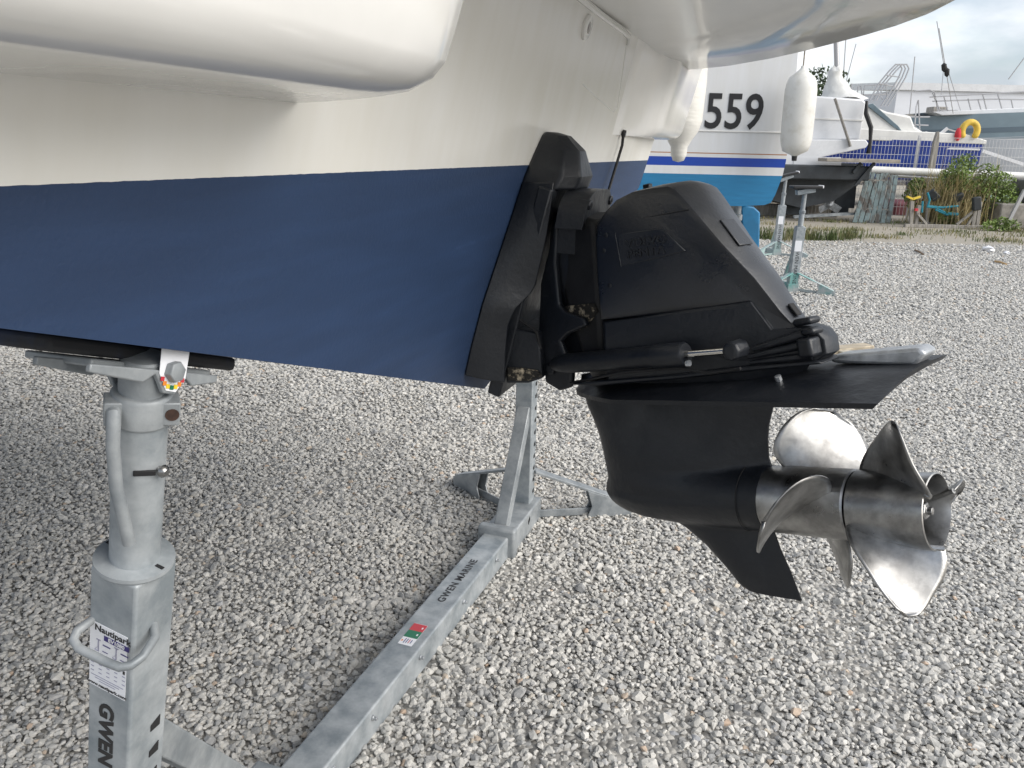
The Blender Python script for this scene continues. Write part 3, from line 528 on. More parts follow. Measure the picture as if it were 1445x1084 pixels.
# propellers
e1 = np.array([0, -1., 0]); e2 = np.cross(ax, e1); e2 = e2 if e2[2] > 0 else -e2
def propeller(label, prof, uc, phis, hand, Rt, rake, chord, K, skew):
    m = MB(); m.lathe(prof, pa, ax, 56); hub = m.build('propeller', M['steel'], drv, smooth=35); hub['label'] = label
    for ph in phis:
        g = []; r0 = HR * .93
        for s in np.linspace(0, 1, 21):
            r = r0 + (Rt - r0) * s; ch = chord(s); be = math.atan(K / r); row = []
            for q in np.linspace(-1, 1, 17):
                l = q * ch / 2 + skew * s * s; an_ = ph + hand * l * math.cos(be) / r; u = uc + l * math.sin(be) + rake * s - .006 * (1 - q * q) * s
                row.append(pa + ax * u + r * (math.cos(an_) * e1 + math.sin(an_) * e2))
            g.append(row)
        mb = MB(); mb.loft(g, False, closed=False); bl = mb.build('blade', M['steel'], hub, smooth=80); sm = bl.modifiers.new('thickness', 'SOLIDIFY'); sm.thickness = .0036; sm.offset = 0
        rt0 = [p * 1.0 for p in g[0]]; fl = MB(); fl.tube(rt0, .0045, 8); fl.build('root_fillet', M['steel'], hub)
    return hub
def ear(s): return .125 + .065 * math.sin(min(1, s / .42) * math.pi / 2) if s < .42 else .19 * math.sqrt(max(0, 1 - ((s - .42) / .58) ** 2.4)) + .0015
def fin(s): return .148 * (1 + .10 * math.sin(math.pi * min(1, s * 1.6))) * max(0, 1 - s ** 1.9) ** .62 + .0015
L1 = np.linalg.norm(ty(1210, 709, 0) - pa); L2 = np.linalg.norm(pb - pa)
front = propeller('front propeller, next to the gearcase', [(-.004, HR * .9), (0, HR * .985), (.01, HR), (L1 - .004, HR), (L1 - .001, HR * .96)], L1 * .52, [R(124), R(4), R(244)], 1, .180, .0, ear, .098, .006)
rear = propeller('rear propeller with open exhaust end', [(L1 + .001, HR * .95), (L1 + .004, HR), (L2 - .03, HR), (L2 - .008, HR * 1.008), (L2, HR * 1.015), (L2 + .001, HR * .975), (L2 - .012, HR * .92), (L2 - .055, HR * .87), (L2 - .058, 0.001)], L1 + (L2 - L1) * .55, [R(72), R(-48), R(192)], -1, .176, .026, fin, .122, .02)
m = MB(); m.lathe([(L2 - .0585, .028), (L2 - .03, .025), (L2 - .028, .0)], pa, ax, 24); m.build('hub_core', M['steel'], rear)
m = MB(); m.lathe([(L2 - .029, .015), (L2 - .016, .015), (L2 - .014, .0125), (L2 - .014, .007), (L2 - .006, .007), (L2 - .005, 0)], pa, ax, 6); m.build('propeller_nut', M['steel'], rear, bevel=.001)
MB.XF = None

# ------------------------------------------------------------------ boat stands and connecting bar
GV, GD = M['galv'], M['galvd']
def P_(p): return np.asarray(p, float)
def stand(label, bx, by, out, top, s_post, s_nut, s_end, near, frame='boat', group=None, paint=None, ang=0., slot_top=None, h=.0325, brace_s=.44, rail=.30):
    """post foot at (bx, by); out = side the spread legs point to along y; top = point the post aims at"""
    st = thing('boat_stand', label, 'boat stand', (bx, by, 0), frame, group); b0 = P_((bx, by, 0.))
    ca, sa = math.cos(ang), math.sin(ang); Xd = P_((ca, sa, 0)); Yd = P_((-sa, ca, 0)) * out
    lm = paint or GD; hk = h / .0325
    foot = b0 + P_((0, 0, .03)); up_ = nrm(P_(top) - foot); s1 = s_post; xx = nrm(Xd - up_ * (Xd @ up_)); yy = np.cross(up_, xx); axs = (xx, yy, up_)
    m = MB(); m.box(foot + up_ * s1 / 2, (2 * h, 2 * h, s1), axs); post = m.build('post', GV, st, bevel=.004, seg=3)
    m = MB(); m.lathe([(0, .0415), (.003, .0435), (.008, .0435), (.009, .029)], foot + up_ * s1, up_, 40); m.build('post_cap', GV, st, smooth=30)
    for sx in (-1, 1):
        m = MB(); m.box(foot + up_ * (s1 + .0092) + xx * sx * .035, (.010, .004, .001), axs); m.build('cap_slot', M['hole'], st)
    m = MB(); m.lathe([(.0, .0272), (s_nut - s1, .0272)], foot + up_ * s1, up_, 40); tube = m.build('inner_tube', GV, st)
    # slots up one face
    k0 = int((slot_top or s1 - .02) / .048)
    for k in range(2, k0 + 1):
        c = foot + up_ * (k * .048) + xx * (h + .0004) + yy * .012
        m = MB(); w_, hh = .008, .011; m.prism([c - yy * w_ - up_ * hh * .4, c + yy * w_ + up_ * hh * .4 - up_ * hh * .9, c + yy * w_ + up_ * hh * 1.3 - up_ * .002, c - yy * w_ + up_ * hh * .6], xx * .0008); m.build('slot', M['hole'], post)
    # base: rail towards the connecting bar, collar, brace, two spread legs with feet
    rl = b0 - Yd * rail
    m = MB(); m.bar(b0 + Yd * .05 + P_((0, 0, .045)), rl + P_((0, 0, .045)), .115, .09); m.build('base_rail', lm, st, bevel=.006)
    m = MB(); m.bar(rl - Yd * .012 + P_((0, 0, .056)), rl + Yd * .03 + P_((0, 0, .056)), .14, .112); m.build('collar', lm, st, bevel=.01, seg=3)
    for k in (0, 1):
        c = b0 - Yd * (.10 + .17 * k) + Xd * .0585 + P_((0, 0, .075)); m = MB(); m.prism([c, c - Yd * .016 + P_((0, 0, -.012)), c - Yd * .016 + P_((0, 0, -.028)), c + Yd * .002 + P_((0, 0, -.016))], Xd * .001); m.build('slot', M['hole'], st)
    bt = foot + up_ * brace_s - Yd * h
    m = MB(); m.bar(bt + P_((0, 0, .02)) + Yd * .01, rl + Yd * .055 + P_((0, 0, .085)), .05, .014, up=Xd * 1.0 + P_((0, 0, .0))) ; 
    m2 = MB(); pa_, pb_ = bt + Yd * .015, rl + Yd * .05 + P_((0, 0, .088)); d_ = nrm(pb_ - pa_); nn = np.cross(d_, Xd); m2.box((pa_ + pb_) / 2, (np.linalg.norm(pb_ - pa_), .048, .044), (d_, Xd, nn)); m2.build('brace', lm, st, bevel=.003)
    for sx in (-1, 1):
        fo = b0 + Xd * sx * .36 + Yd * .22; hi = b0 + Xd * sx * .03 + Yd * .03 + P_((0, 0, .205)); d_ = nrm(fo - b0); n_ = np.cross(d_, P_((0, 0, 1)))
        leg = MB(); leg.bar(hi, fo + P_((0, 0, .052)), .05, .010); leg.bar(b0 + P_((0, 0, .028)), fo - d_ * .02 + P_((0, 0, .016)), .008, .03); lo = leg.build('leg', lm, st, bevel=.002)
        f1 = MB(); i_ = fo - d_ * .17
        f1.prism([fo + d_ * .015 + P_((0, 0, .003)) + n_ * .026, fo + d_ * .015 + P_((0, 0, .046)) + n_ * .026, i_ + P_((0, 0, .118)) + n_ * .026, i_ + d_ * .02 + P_((0, 0, .05)) + n_ * .026, i_ + P_((0, 0, .003)) + n_ * .026], -n_ * .006)
        f1.prism([fo + d_ * .015 + P_((0, 0, .003)) - n_ * .02, fo + d_ * .015 + P_((0, 0, .046)) - n_ * .02, i_ + P_((0, 0, .118)) - n_ * .02, i_ + d_ * .02 + P_((0, 0, .05)) - n_ * .02, i_ + P_((0, 0, .003)) - n_ * .02], -n_ * .006); f1.build('foot_plate', lm, lo, bevel=.001)
    # screw nut with lugs and the hanging lever
    nc = foot + up_ * s_nut
    m = MB(); m.lathe([(-.019, .028), (-.017, .0305), (.013, .0305), (.017, .028), (.017, .0232)], nc, up_, 40)
    camd = nrm(P_((.72, -.69, 0)) - up_ * (P_((.72, -.69, 0)) @ up_)) if near else xx
    lat = np.cross(up_, camd)
    for sg in (-1, 1): m.box(nc + lat * sg * .027 + camd * .011, (.018, .025, .027), (lat, camd, up_))
    nut = m.build('screw_nut', GD, st, smooth=35, bevel=.004, seg=3)
    m = MB(); m.lathe([(.016, .0232), (s_end - s_nut, .0228), (s_end - s_nut + .002, .0205)], nc, up_, 36); m.build('head_screw', GD, st)
    return st, foot, up_, axs, camd, lat, post, nut, nc

# --- near stand
nb = P_((-.256, -.982, 0)); nt_ = P_((.028, -1.060, 1.155)); GRP = 'stands joined under the motorboat'
def axis_s(y, f0, u_):
    lo, hi = 0., 1.6
    for _ in range(40):
        md = (lo + hi) / 2; p = f0 + u_ * md; lo, hi = (md, hi) if proj(W(*p))[1] > y else (lo, md)
    return lo
f0 = nb + P_((0, 0, .03)); u0 = nrm(nt_ - f0)
s_post, s_nut, s_end = axis_s(792, f0, u0), axis_s(570, f0, u0), axis_s(505, f0, u0)
st, foot, up_, axs, camd, lat, post, nut, nc = stand('galvanised boat stand carrying a white instruction sticker, with a hanging lever', nb[0], nb[1], -1, nt_, s_post, s_nut, s_end, True, slot_top=axis_s(990, f0, u0), brace_s=.645, rail=.47)
xx, yy, _ = axs
m = MB(); a0 = nc - lat * .027 + camd * .023; m.tube([a0 - camd * .012 + up_ * .004, a0 + camd * .004 + up_ * .004, a0 + camd * .010 - up_ * .006, a0 + camd * .012 - up_ * .03, a0 + camd * .02 - up_ * .075 + lat * .004, a0 + camd * .024 - up_ * .145 + lat * .018], .0068, 14); m.build('lever', GD, st)
for sg, k in ((1, .007),):
    m = MB(); m.lathe([(0, k), (.0006, k)], nc + lat * .028 + camd * .0237, camd, 16); m.build('lever_hole', M['galvd2'], nut)
c = foot + up_ * axis_s(648, f0, u0)
pd_ = nrm(camd * .75 + lat * .66); m = MB(); m.lathe([(.025, .0035), (.032, .0035), (.0325, .0072), (.036, .0068), (.039, .004), (.0395, 0)], c, pd_, 18); m.build('stop_pin', M['steel'], st)
cc_ = c + camd * .0268; m = MB(); m.box(cc_ + lat * .004 + camd * .0008, (.022, .003, .0065), (lat, camd, up_)); m.build('pin_slot', M['hole'], st, bevel=.001)
# bail handle round the corner of the post
sc = axis_s(880, f0, u0); hc = foot + up_ * sc
def hp(x, y, z): return hc + xx * x + yy * y + up_ * z
pts = [hp(-.028, -.030, .016), hp(-.030, -.052, .013), hp(-.026, -.061, .009), hp(-.014, -.065, .006), hp(.024, -.063, .004), hp(.040, -.061, .004), hp(.049, -.054, .006), hp(.052, -.040, .009), hp(.046, -.014, .013), hp(.032, .0, .015)]
m = MB(); m.tube(pts, .0052, 12); m.build('bail_handle', GD, st)
# sticker with print, stencilled letters
sz0, sz1 = axis_s(952, f0, u0), axis_s(866, f0, u0); sc_ = foot + up_ * ((sz0 + sz1) / 2) - yy * (.0329) - xx * .003; sh_ = (sz1 - sz0) * 1.02; sw_ = .054
m = MB(); m.box(sc_, (sw_, .0006, sh_), axs); stk = m.build('sticker', M['sticker'], st, bevel=.0002)
fy = -yy * .0006
text_on('print', 'Nautipark', sh_ * .125, sc_ + fy + up_ * sh_ * .43 + xx * .006, xx, up_, M['ink'], stk, ext=.0001, offset=.0003)
m = MB(); m.box(sc_ + fy + up_ * sh_ * .325 + xx * .012, (.036, .0002, sh_ * .075), axs); m.build('print_band', M['navy'], stk)
text_on('print', 'EV1080', sh_ * .075, sc_ + fy * 1.6 + up_ * sh_ * .325 + xx * .012, xx, up_, M['sticker'], stk, ext=.0001, offset=.0002)
text_on('print', 'www.nautipark.com', sh_ * .07, sc_ + fy - up_ * sh_ * .455, xx, up_, M['ink'], stk, ext=.0001, offset=.0002)
for dx in (-.014, .012):
    q = sc_ + fy + up_ * sh_ * .17 + xx * dx; m = MB(); m.box(q, (.0016, .0002, .018), axs); m.box(q + up_ * .009, (.006, .0002, .0016), axs); m.bar(q - up_ * .001, q - up_ * .008 - xx * .005, .0002, .0012, up=yy); m.bar(q - up_ * .009, q - up_ * .008 - xx * .005, .0002, .0012, up=yy); m.build('stand_drawing', M['greyink'], stk)
    m = MB(); m.box(q + xx * .012 + up_ * .004, (.011, .0002, .0016), axs); m.box(q + xx * .010 - up_ * .006, (.008, .0002, .001), axs); m.build('print_line', M['navy'], stk)
for r_ in range(4):
    m = MB()
    for k in range(5): m.box(sc_ + fy - up_ * sh_ * (.06 + .065 * r_) + xx * (-.022 + .0115 * k), (.0045 if r_ else .003, .0002, .0012 if r_ else .005), axs)
    m.build('print_row', M['greyink'] if r_ else M['ink'], stk)
for r_ in range(3):
    m = MB(); m.box(sc_ + fy - up_ * sh_ * (.32 + .035 * r_), (.048 - .012 * r_, .0002, .0009), axs); m.build('print_line', M['greyink'], stk)
gl = foot + up_ * axis_s(1014, f0, u0) - yy * .0330 - xx * .004
text_on('stencil_lettering', 'GWEN', .029, gl, -up_, xx, M['ink'], post, ext=.0003, sx=1.2, offset=.0012, spacing=1.05)
# head: cheeks, bolt, pad board under the hull
ht = foot + up_ * s_end; dr = math.atan(.328); pdir = P_((0, math.cos(dr), -math.sin(dr))); pn = P_((0, math.sin(dr), math.cos(dr)))
def hz(t): return ZK + (1.268 - ZK) / (HB - .012) * abs(t)
pt_ = B(hit(222, 490, W(.03, 0, 0), A))[1]; pc_ = P_((-.03, pt_, hz(pt_)))
m = MB(); m.box(pc_ - pn * .008, (.12, .265, .016), ((1, 0, 0), pdir, pn)); m.build('pad_board', M['padblue'], st, bevel=.005, seg=3)
cr_ = pc_ - pn * .022
m = MB(); m.box(cr_ + P_((.02, 0, 0)), (.085, .17, .008), ((1, 0, 0), pdir, pn)); m.build('head_plate', GD, st, bevel=.002)
bx_ = B(hit(240, 524, W(.062, 0, 0), A)); dv = (cr_ - bx_) @ pn
m = MB(); m.prism([bx_ + pdir * u + pn * v for u, v in ((-.016, .022), (.024, .022), (.023, -.006), (.011, -.021), (-.003, -.020), (-.015, -.003))], (.0006, 0, 0)); hs = m.build('angle_sticker', M['sticker'], st)
for ax_ in (-.070, -.0065):
    m = MB(); c_ = bx_ + P_((ax_, 0, 0)); q = [c_ + pdir * u + pn * v for u, v in ((-.10, dv), (.075, dv), (.075, dv - .008), (.036, dv - .014), (.026, -.006), (.012, -.024), (-.004, -.023), (-.018, -.004), (-.034, dv - .014), (-.10, dv - .008))]; m.prism(q, (.006, 0, 0)); m.build('head_cheek', GD, st, bevel=.0015)
for k, cn in enumerate(('red', 'orange', 'yellow', 'green', 'yellow', 'orange', 'red')):
    q = R(-150 + 20 * k); m = MB(); m.box(bx_ + P_((.0012, 0, 0)) + (pdir * math.cos(q) + pn * math.sin(q)) * .0165 + pdir * .004, (.0004, .005, .0045), ((1, 0, 0), pdir, pn)); m.build('dial_mark', M[cn], hs)
m = MB(); m.lathe([(0, .0115), (.008, .0115), (.009, .0095)], bx_ + P_((.0006, 0, 0)) + pdir * .002, (1, 0, 0), 6); m.build('head_bolt', GD, st, bevel=.001)

# --- far stand, supporting the other side of the V
ft = P_((-.227, 1.03, hz(1.03) - .06))
st2, *_r = stand('galvanised boat stand behind the stern drive, with slotted post and spread feet', -.227, 1.03, 1, ft, .62, .74, hz(1.03) - .085, False)
pn2 = P_((0, -math.sin(dr), math.cos(dr))); pd2 = P_((0, math.cos(dr), math.sin(dr))); pc2 = P_((-.227, 1.03, hz(1.03)))
m = MB(); m.box(pc2 - pn2 * .011, (.13, .30, .022), ((1, 0, 0), pd2, pn2)); m.build('pad_board', M['padblue'], st2, bevel=.006)
m = MB(); m.box(pc2 - pn2 * .045, (.09, .14, .046), ((1, 0, 0), pd2, pn2)); m.build('head_plate', GD, st2, bevel=.004)
# --- connecting bar
c0, c1 = P_((-.238, -.52, .043)), P_((-.227, .745, .043))
bar = thing('connecting_bar', 'galvanised square tube lying on the gravel between the two stands under the boat', 'steel bar', (-.235, .05, 0))
m = MB(); m.bar(c0, c1, .094, .084); tb = m.build('square_tube', GV, bar, bevel=.006, seg=3)
bd = nrm(c1 - c0); bxn = P_((bd[1], -bd[0], 0))
for y_ in (.60, .32, .02, -.24, -.42):
    q = c0 + bd * (y_ - c0[1]) + bxn * .047 + P_((0, 0, .016)); m = MB(); m.lathe([(0, .0075), (.004, .0075), (.005, .005), (.012, .005), (.013, .003)], q, bxn, 10); m.build('bolt', M['zinc'], bar, bevel=.0006)
tz = P_((0, 0, .0424)); lc = c0 + bd * (zp(640, 817, .085)[1] - c0[1]) + tz
text_on('stencil_lettering', 'GWEN MARINE', .033, lc, bd, -bxn, M['ink'], tb, ext=.0003, sx=1.12, offset=.0008, spacing=1.1)
s_ = c0 + bd * (zp(572, 893, .085)[1] - c0[1]) + tz
m = MB(); m.box(s_, (.105, .042, .0006), (bd, bxn, Z)); sk_ = m.build('sticker', M['sticker'], bar)
for k, cn in ((1, 'red'), (0, 'green')):
    m = MB(); m.box(s_ + bd * (.0 + .034 * k) + P_((0, 0, .0005)), (.034, .042, .0005), (bd, bxn, Z)); fl = m.build('colour_field', M[cn], sk_)
    m = MB(); m.box(s_ + bd * (.0 + .034 * k) + bxn * .013 + P_((0, 0, .0009)), (.008, .004, .0003), (bd, bxn, Z)); m.build('print_mark', M['sticker'], sk_)
for k in range(4):
    m = MB(); m.box(s_ - bd * .034 + bxn * (-.008 + .0065 * k) + P_((0, 0, .0005)), (.022 - .002 * k, .0022, .0003), (bd, bxn, Z)); m.build('print_line', M['navy'] if k != 2 else M['red'], sk_)
m = MB(); m.prism([s_ - bd * .04 - bxn * .018 + P_((0, 0, .0004)), s_ - bd * .03 - bxn * .018 + P_((0, 0, .0004)), s_ - bd * .035 - bxn * .012 + P_((0, 0, .0004))], (0, 0, .0003)); m.build('warning_mark', M['orange'], sk_)
# ------------------------------------------------------------------ the rest of the yard (world frame)
WH = mat('white_topsides', (.64, .65, .665), .3, var=.05, vscale=2, rvar=.08, coat=.2)
WH2 = mat('aged_white_grp', (.66, .655, .63), .4, var=.08, vscale=2.5)
BLK = mat('black_bottom_paint', (.03, .036, .042), .6, var=.3, vscale=3, bump=.2, bscale=20)
TEAL = mat('worn_teal_paint', (.16, .36, .34), .6, col2=(.40, .43, .43), vscale=7, c2pos=(.42, .58), bump=.2)
WOOD = mat('weathered_grey_wood', (.30, .28, .25), .85, var=.3, vscale=6, stretch=(6, 6, .6), bump=.4, bscale=30)
WOODB = mat('weathered_blue_board', (.15, .20, .205), .85, col2=(.07, .062, .055), vscale=2.2, stretch=(3, 3, .9), c2pos=(.44, .62), bump=.4, bscale=30)
ALU = mat('dull_aluminium_rail', (.42, .42, .43), .4, metal=.5)
CANV = mat('white_canvas', (.62, .62, .60), .75, var=.1, vscale=5, bump=.5, bscale=12)
FEND = mat('scuffed_white_vinyl', (.66, .65, .61), .45, var=.08, vscale=9, rvar=.1, col2=(.48, .45, .38), c2pos=(.5, .85), bump=.1, bscale=12)
ROPE = mat('dirty_rope', (.28, .24, .19), .9, var=.3, vscale=40)
V3 = lambda *a: np.array(a, float)
def hull_loft(secs):
    """secs: list of closed rings"""
    m = MB(); m.loft(secs, True); return m

# sailing cruiser with 559 on its transom
ya = thing('sailing_yacht', 'white sailing yacht with 559 on its transom and turquoise antifouling', 'yacht', (1.45, 7.3, 0), 'world')
YX, YY = 1.45, 7.3
zb = [yp(1108, y, 7.3)[2] for y in (218, 219.5, 224.5, 237, 248.5)]      # heights of the stripes at the right corner
M['yacht'] = hull_material('yacht_stripes', (.66, .67, .685), (.012, .165, .34), zb[4], extra=[(zb[3], zb[2], (.012, .055, .34)), (zb[1], zb[0], (.36, .18, .09))], rough=.28)
secs = []
for y, k, dz in ((0, 1, 0), (.02, 1.003, 0), (1.2, 1.1, -.05), (2.6, 1.16, -.08), (4.0, 1.05, -.02), (5.2, .75, .1), (6.1, .36, .25), (6.7, .03, .5)):
    half_ = [(0, .935 + dz), (.55 * k, .942 + dz), (.76 * k, .956 + dz * .9), (.815 * k, .978 + dz * .8), (.845 * k, 1.05 + dz * .5), (.885 * k, 1.2), (.9 * k, 1.33), (.905 * k, 1.6), (.89 * k, 2.08), (.875 * k, 2.34)]
    loop = half_ + [(-t, z) for t, z in half_[::-1][:-1]]
    secs.append([V3(YX + t + y * .02, YY + y + (z - .94) * (-.05 if y == 0 else 0), z) for t, z in loop])
hull_loft(secs).build('hull', M['yacht'], ya, smooth=25)
m = MB(); m.box((YX + .0, 7.267, yp(1050, 186, 7.26)[2]), (1.80, .014, .012)); m.build('moulding_line', WH2, ya, bevel=.003)
kc = yp(1060, 315, 8.3)
m = MB(); m.loft([[V3(kc[0] + sx * .018 * (1 if i in (1, 3) else .3), 8.3 + yy_, z) for i, (sx, yy_) in enumerate(((0, -.10), (1, .05), (0, .45), (-1, .05)))] for z in (.04, .5, .80, .96)], True)
RUD = mat('turquoise_antifouling', (.012, .155, .32), .55, var=.15, vscale=6)
m2 = MB(); m2.prism([V3(yp(x, y, 8.1)[0], 8.1, yp(x, y, 8.1)[2]) for x, y in ((1046, 290), (1064, 292), (1073, 300), (1072, 345), (1066, 400), (1050, 400))], (0, .05, 0)); m2.build('rudder', RUD, ya, bevel=.015)
kx = yp(1040, 300, 9.0)[0]
m = MB(); m.loft([[V3(YX + dx * w_, 9.4 + dy, z) for dx, dy in ((-.08, 0), (.08, 0), (.08, 1.2), (-.08, 1.2))] for z, w_ in ((.0, 1), (.5, .8), (.95, .9))], True); m.build('keel', RUD, ya, bevel=.02)
q = yp(1040, 305, 7.8); m = MB(); m.lathe([(0, .035), (.16, .035), (.17, .05), (.22, .05), (.25, .02)], (q[0], q[1], 1.0), (0, 0, -1), 16); m.build('propeller_leg', M['galvd'], ya)
tc_ = yp(1036, 160, 7.25); tcx = nrm(V3(1, 0, 0))
text_on('registration_number', '559', .405, V3(tc_[0], 7.2565, tc_[2]), (1, 0, 0), (0, -.05, 1), M['ink'], ya, ext=.002, sx=.83, offset=.005, spacing=1.02)
q = yp(1085, 52, 7.3)

def fender(name, label, c, r, ln, tilt, mt, nose=False, group=None):
    fe = thing(name, label, 'fender', tuple(c), 'world', group); ax_ = nrm(tilt); c = P_(c)
    pr = [(0, .012), (.015, .03), (.05, r * .62 if nose else r * .8), (.10, r * .93), (.15, r), (ln * .5, r * 1.01), (ln - .15, r), (ln - .10, r * .94), (ln - .05, r * .8), (ln - .015, r * .45), (ln + .02, .02), (ln + .04, .016)]
    if nose: pr = [(0, .0), (.006, .022), (.03, .032), (.06, .034), (.085, .048), (.12, .072), (.16, .085), (.30, r), (.45, r), (.6, r), (ln, r * .9)]
    m = MB(); m.lathe(pr, c, ax_, 32); m.build('body', mt, fe, smooth=60)
    if not nose:
        m = MB(); m.lathe([(0, r * 1.012), (.006, r * 1.012)], c + ax_ * ln * .5, ax_, 32); m.build('mould_seam', mt, fe)
        m = MB(); m.lathe([(-.03, .02), (.012, .024)], c, ax_, 12); m.build('end_eye', M['blackrub'], fe)
    m = MB(); m.tube([c + ax_ * (ln - .01), c + ax_ * (ln + .9)], .006, 6); m.build('rope', ROPE, fe); return fe
fb_, ft_ = yp(1121, 222, 7.02), yp(1124, 97, 7.02)
fender('fender', 'scuffed white fender hanging at the corner of the yacht numbered 559', fb_, .128, np.linalg.norm(ft_ - fb_) - .02, V3(-.02, 0, 1), FEND)
fender('fender', 'wrinkled white fender with tapered tip hanging beside the motorboat far quarter', yp(957, 229, 3.42), .092, .75, V3(-.01, .02, 1), mat('wrinkled_vinyl', (.70, .685, .64), .4, var=.05, vscale=4, bump=.5, bscale=16, stretch=(1, 1, 5)), nose=True)

# motor cruiser with black bottom and boarding platform
CY = 18.
cr = thing('motor_cruiser', 'white cruiser with black bottom, plank platform and wrapped lowered mast', 'boat', (6.3, CY, 0), 'world')
def X_(x, y, Y): return yp(x, y, Y)[0]
secs = []
for y, k in ((0, 1), (.05, 1.02), (1.5, 1.05), (4, 1.0), (6, .6), (7, .05)):
    h_ = [(0, .26), (.7 * k, .42), (1.1 * k, .74), (1.22 * k, .80), (1.24 * k, 1.22)]; lp_ = h_ + [(-t, z) for t, z in h_[::-1][:-1]]
    secs.append([V3(6.25 + t, CY + y, z) for t, z in lp_])
hull_loft(secs).build('hull_bottom', BLK, cr, smooth=20)
m = MB(); m.box((6.25, CY - .22, 1.03), (2.44, .5, .30)); m.build('stern_shelf', BLK, cr, bevel=.03)
m = MB(); m.prism([V3(X_(x, y, CY - .15), CY - .15, yp(x, y, CY - .15)[2]) for x, y in ((1085, 197), (1222, 197), (1226, 203), (1222, 209), (1160, 222), (1108, 236), (1085, 236))], (0, 5, 0)); m.build('lower_topsides', WH, cr, bevel=.02)
m = MB(); m.prism([V3(X_(x, y, CY + .1), CY + .1, yp(x, y, CY + .1)[2]) for x, y in ((1090, 131), (1218, 140), (1223, 145), (1214, 197), (1090, 199))], (0, 5, 0)); m.build('upper_topsides', WH, cr, bevel=.04, seg=3)
m = MB(); m.prism([V3(X_(x, y, CY - .16), CY - .16, yp(x, y, CY - .16)[2]) for x, y in ((1120, 222), (1187, 222), (1187, 236), (1120, 236))], (0, .1, 0)); m.build('transom_band', WH, cr)
m = MB(); m.prism([V3(X_(x, y, CY + .08), CY + .08, yp(x, y, CY + .08)[2]) for x, y in ((1140, 166), (1218, 169), (1218, 171), (1140, 168))], (0, .1, 0)); m.build('moulding_line', WH2, cr)
m = MB(); m.prism([V3(X_(x, y, CY + .02), CY + .02, yp(x, y, CY + .02)[2]) for x, y in ((1138, 205), (1187, 206), (1184, 210), (1138, 208))], (0, .1, 0)); m.build('toe_gap', M['hole'], cr)
for k in range(4):
    m = MB(); c = yp(1206, 202 + 2.4 * k - 2, CY + .09); m.box(c, (.10, .02, .02)); m.build('vent_slat', M['greyink'], cr)
m = MB(); m.bar(yp(1178, 139, CY - .1), yp(1200, 207, CY - .2), .02, .11, up=(0, 1, 0)); m.build('timber_strap', WOOD, cr)
m = MB(); m.tube([yp(1223, 143, CY - .05), yp(1222, 160, CY - .1), yp(1229, 180, CY - .1), yp(1228, 200, CY - .1), yp(1226, 217, CY - .1)], [.03, .05, .05, .035, .06], 8); m.build('black_cover_strap', M['blackrub'], cr)
m = MB(); c0_, c1_ = yp(1160, 226, CY - .5), yp(1263, 227, CY - .5); m.box((c0_ + c1_) / 2, (c1_[0] - c0_[0], .5, .07)); m.build('boarding_plank', mat('greyed_teak', (.30, .27, .23), .8, var=.2, vscale=5), cr, bevel=.01)
for x0, y0, x1, y1 in ((1234, 230, 1207, 262), (1215, 230, 1204, 244)):
    m = MB(); m.bar(yp(x0, y0, CY - .5), yp(x1, y1, CY - .5), .05, .06); m.build('platform_strut', BLK, cr)
for x in (1118, 1185):
    m = MB(); m.prism([V3(X_(xx_, y, CY + .3), CY + .3, yp(xx_, y, CY + .3)[2]) for xx_, y in ((x, 262), (x + 24, 262), (x + 20, 303), (x - 12, 303))], (0, .06, 0)); m.build('rudder', BLK, cr, bevel=.01)
m = MB(); c = yp(1168, 288, CY + .25); m.lathe([(0, .02), (.03, .07), (.16, .07), (.2, .03)], c, (0, -1, 0), 14)
for k in range(3):
    q = R(90 + 120 * k); m.bar(c + V3(0, -.1, 0), c + V3(math.cos(q) * .26, -.14, math.sin(q) * .26), .16, .015, up=(0, .8, .3))
m.build('propeller', M['zinc'], cr)
mt_ = thing('lowered_mast', 'short mast wrapped in white canvas standing on the cruiser deck', 'mast', tuple(yp(1183, 137, CY + .6)), 'world')
m = MB(); m.tube([yp(1182, 137, CY + .6), yp(1181, 95, CY + .6), yp(1180, 60, CY + .6)], .055, 12); m.build('spar', ALU, mt_)
m = MB(); m.loft([[V3(*(yp(x, y, CY + .6) + V3(w_ * math.cos(q) * (1 + .12 * math.sin(5 * q + y)), w_ * .8 * math.sin(q) * (1 + .15 * math.cos(3 * q + y * .3)), .03 * math.sin(4 * q + y)))) for q in np.linspace(0, 2 * math.pi, 18, endpoint=False)] for x, y, w_ in ((1180, 94, .07), (1179, 100, .16), (1178, 108, .14), (1179, 116, .2), (1182, 126, .28), (1186, 133, .36), (1190, 140, .5))], True); m.build('canvas_wrap', CANV, mt_, smooth=60)
for y_, w_ in ((1.2, 2.6), (4.2, 1.6)): m = MB(); m.box((6.2, CY + y_, .13), (w_, .28, .26)); m.build('keel_block', WOOD, cr, bevel=.02)
m = MB(); m.bar(yp(1120, 306, CY - .2), yp(1212, 301, CY - .2), .1, .06); m.build('cradle_rail', GD, cr)

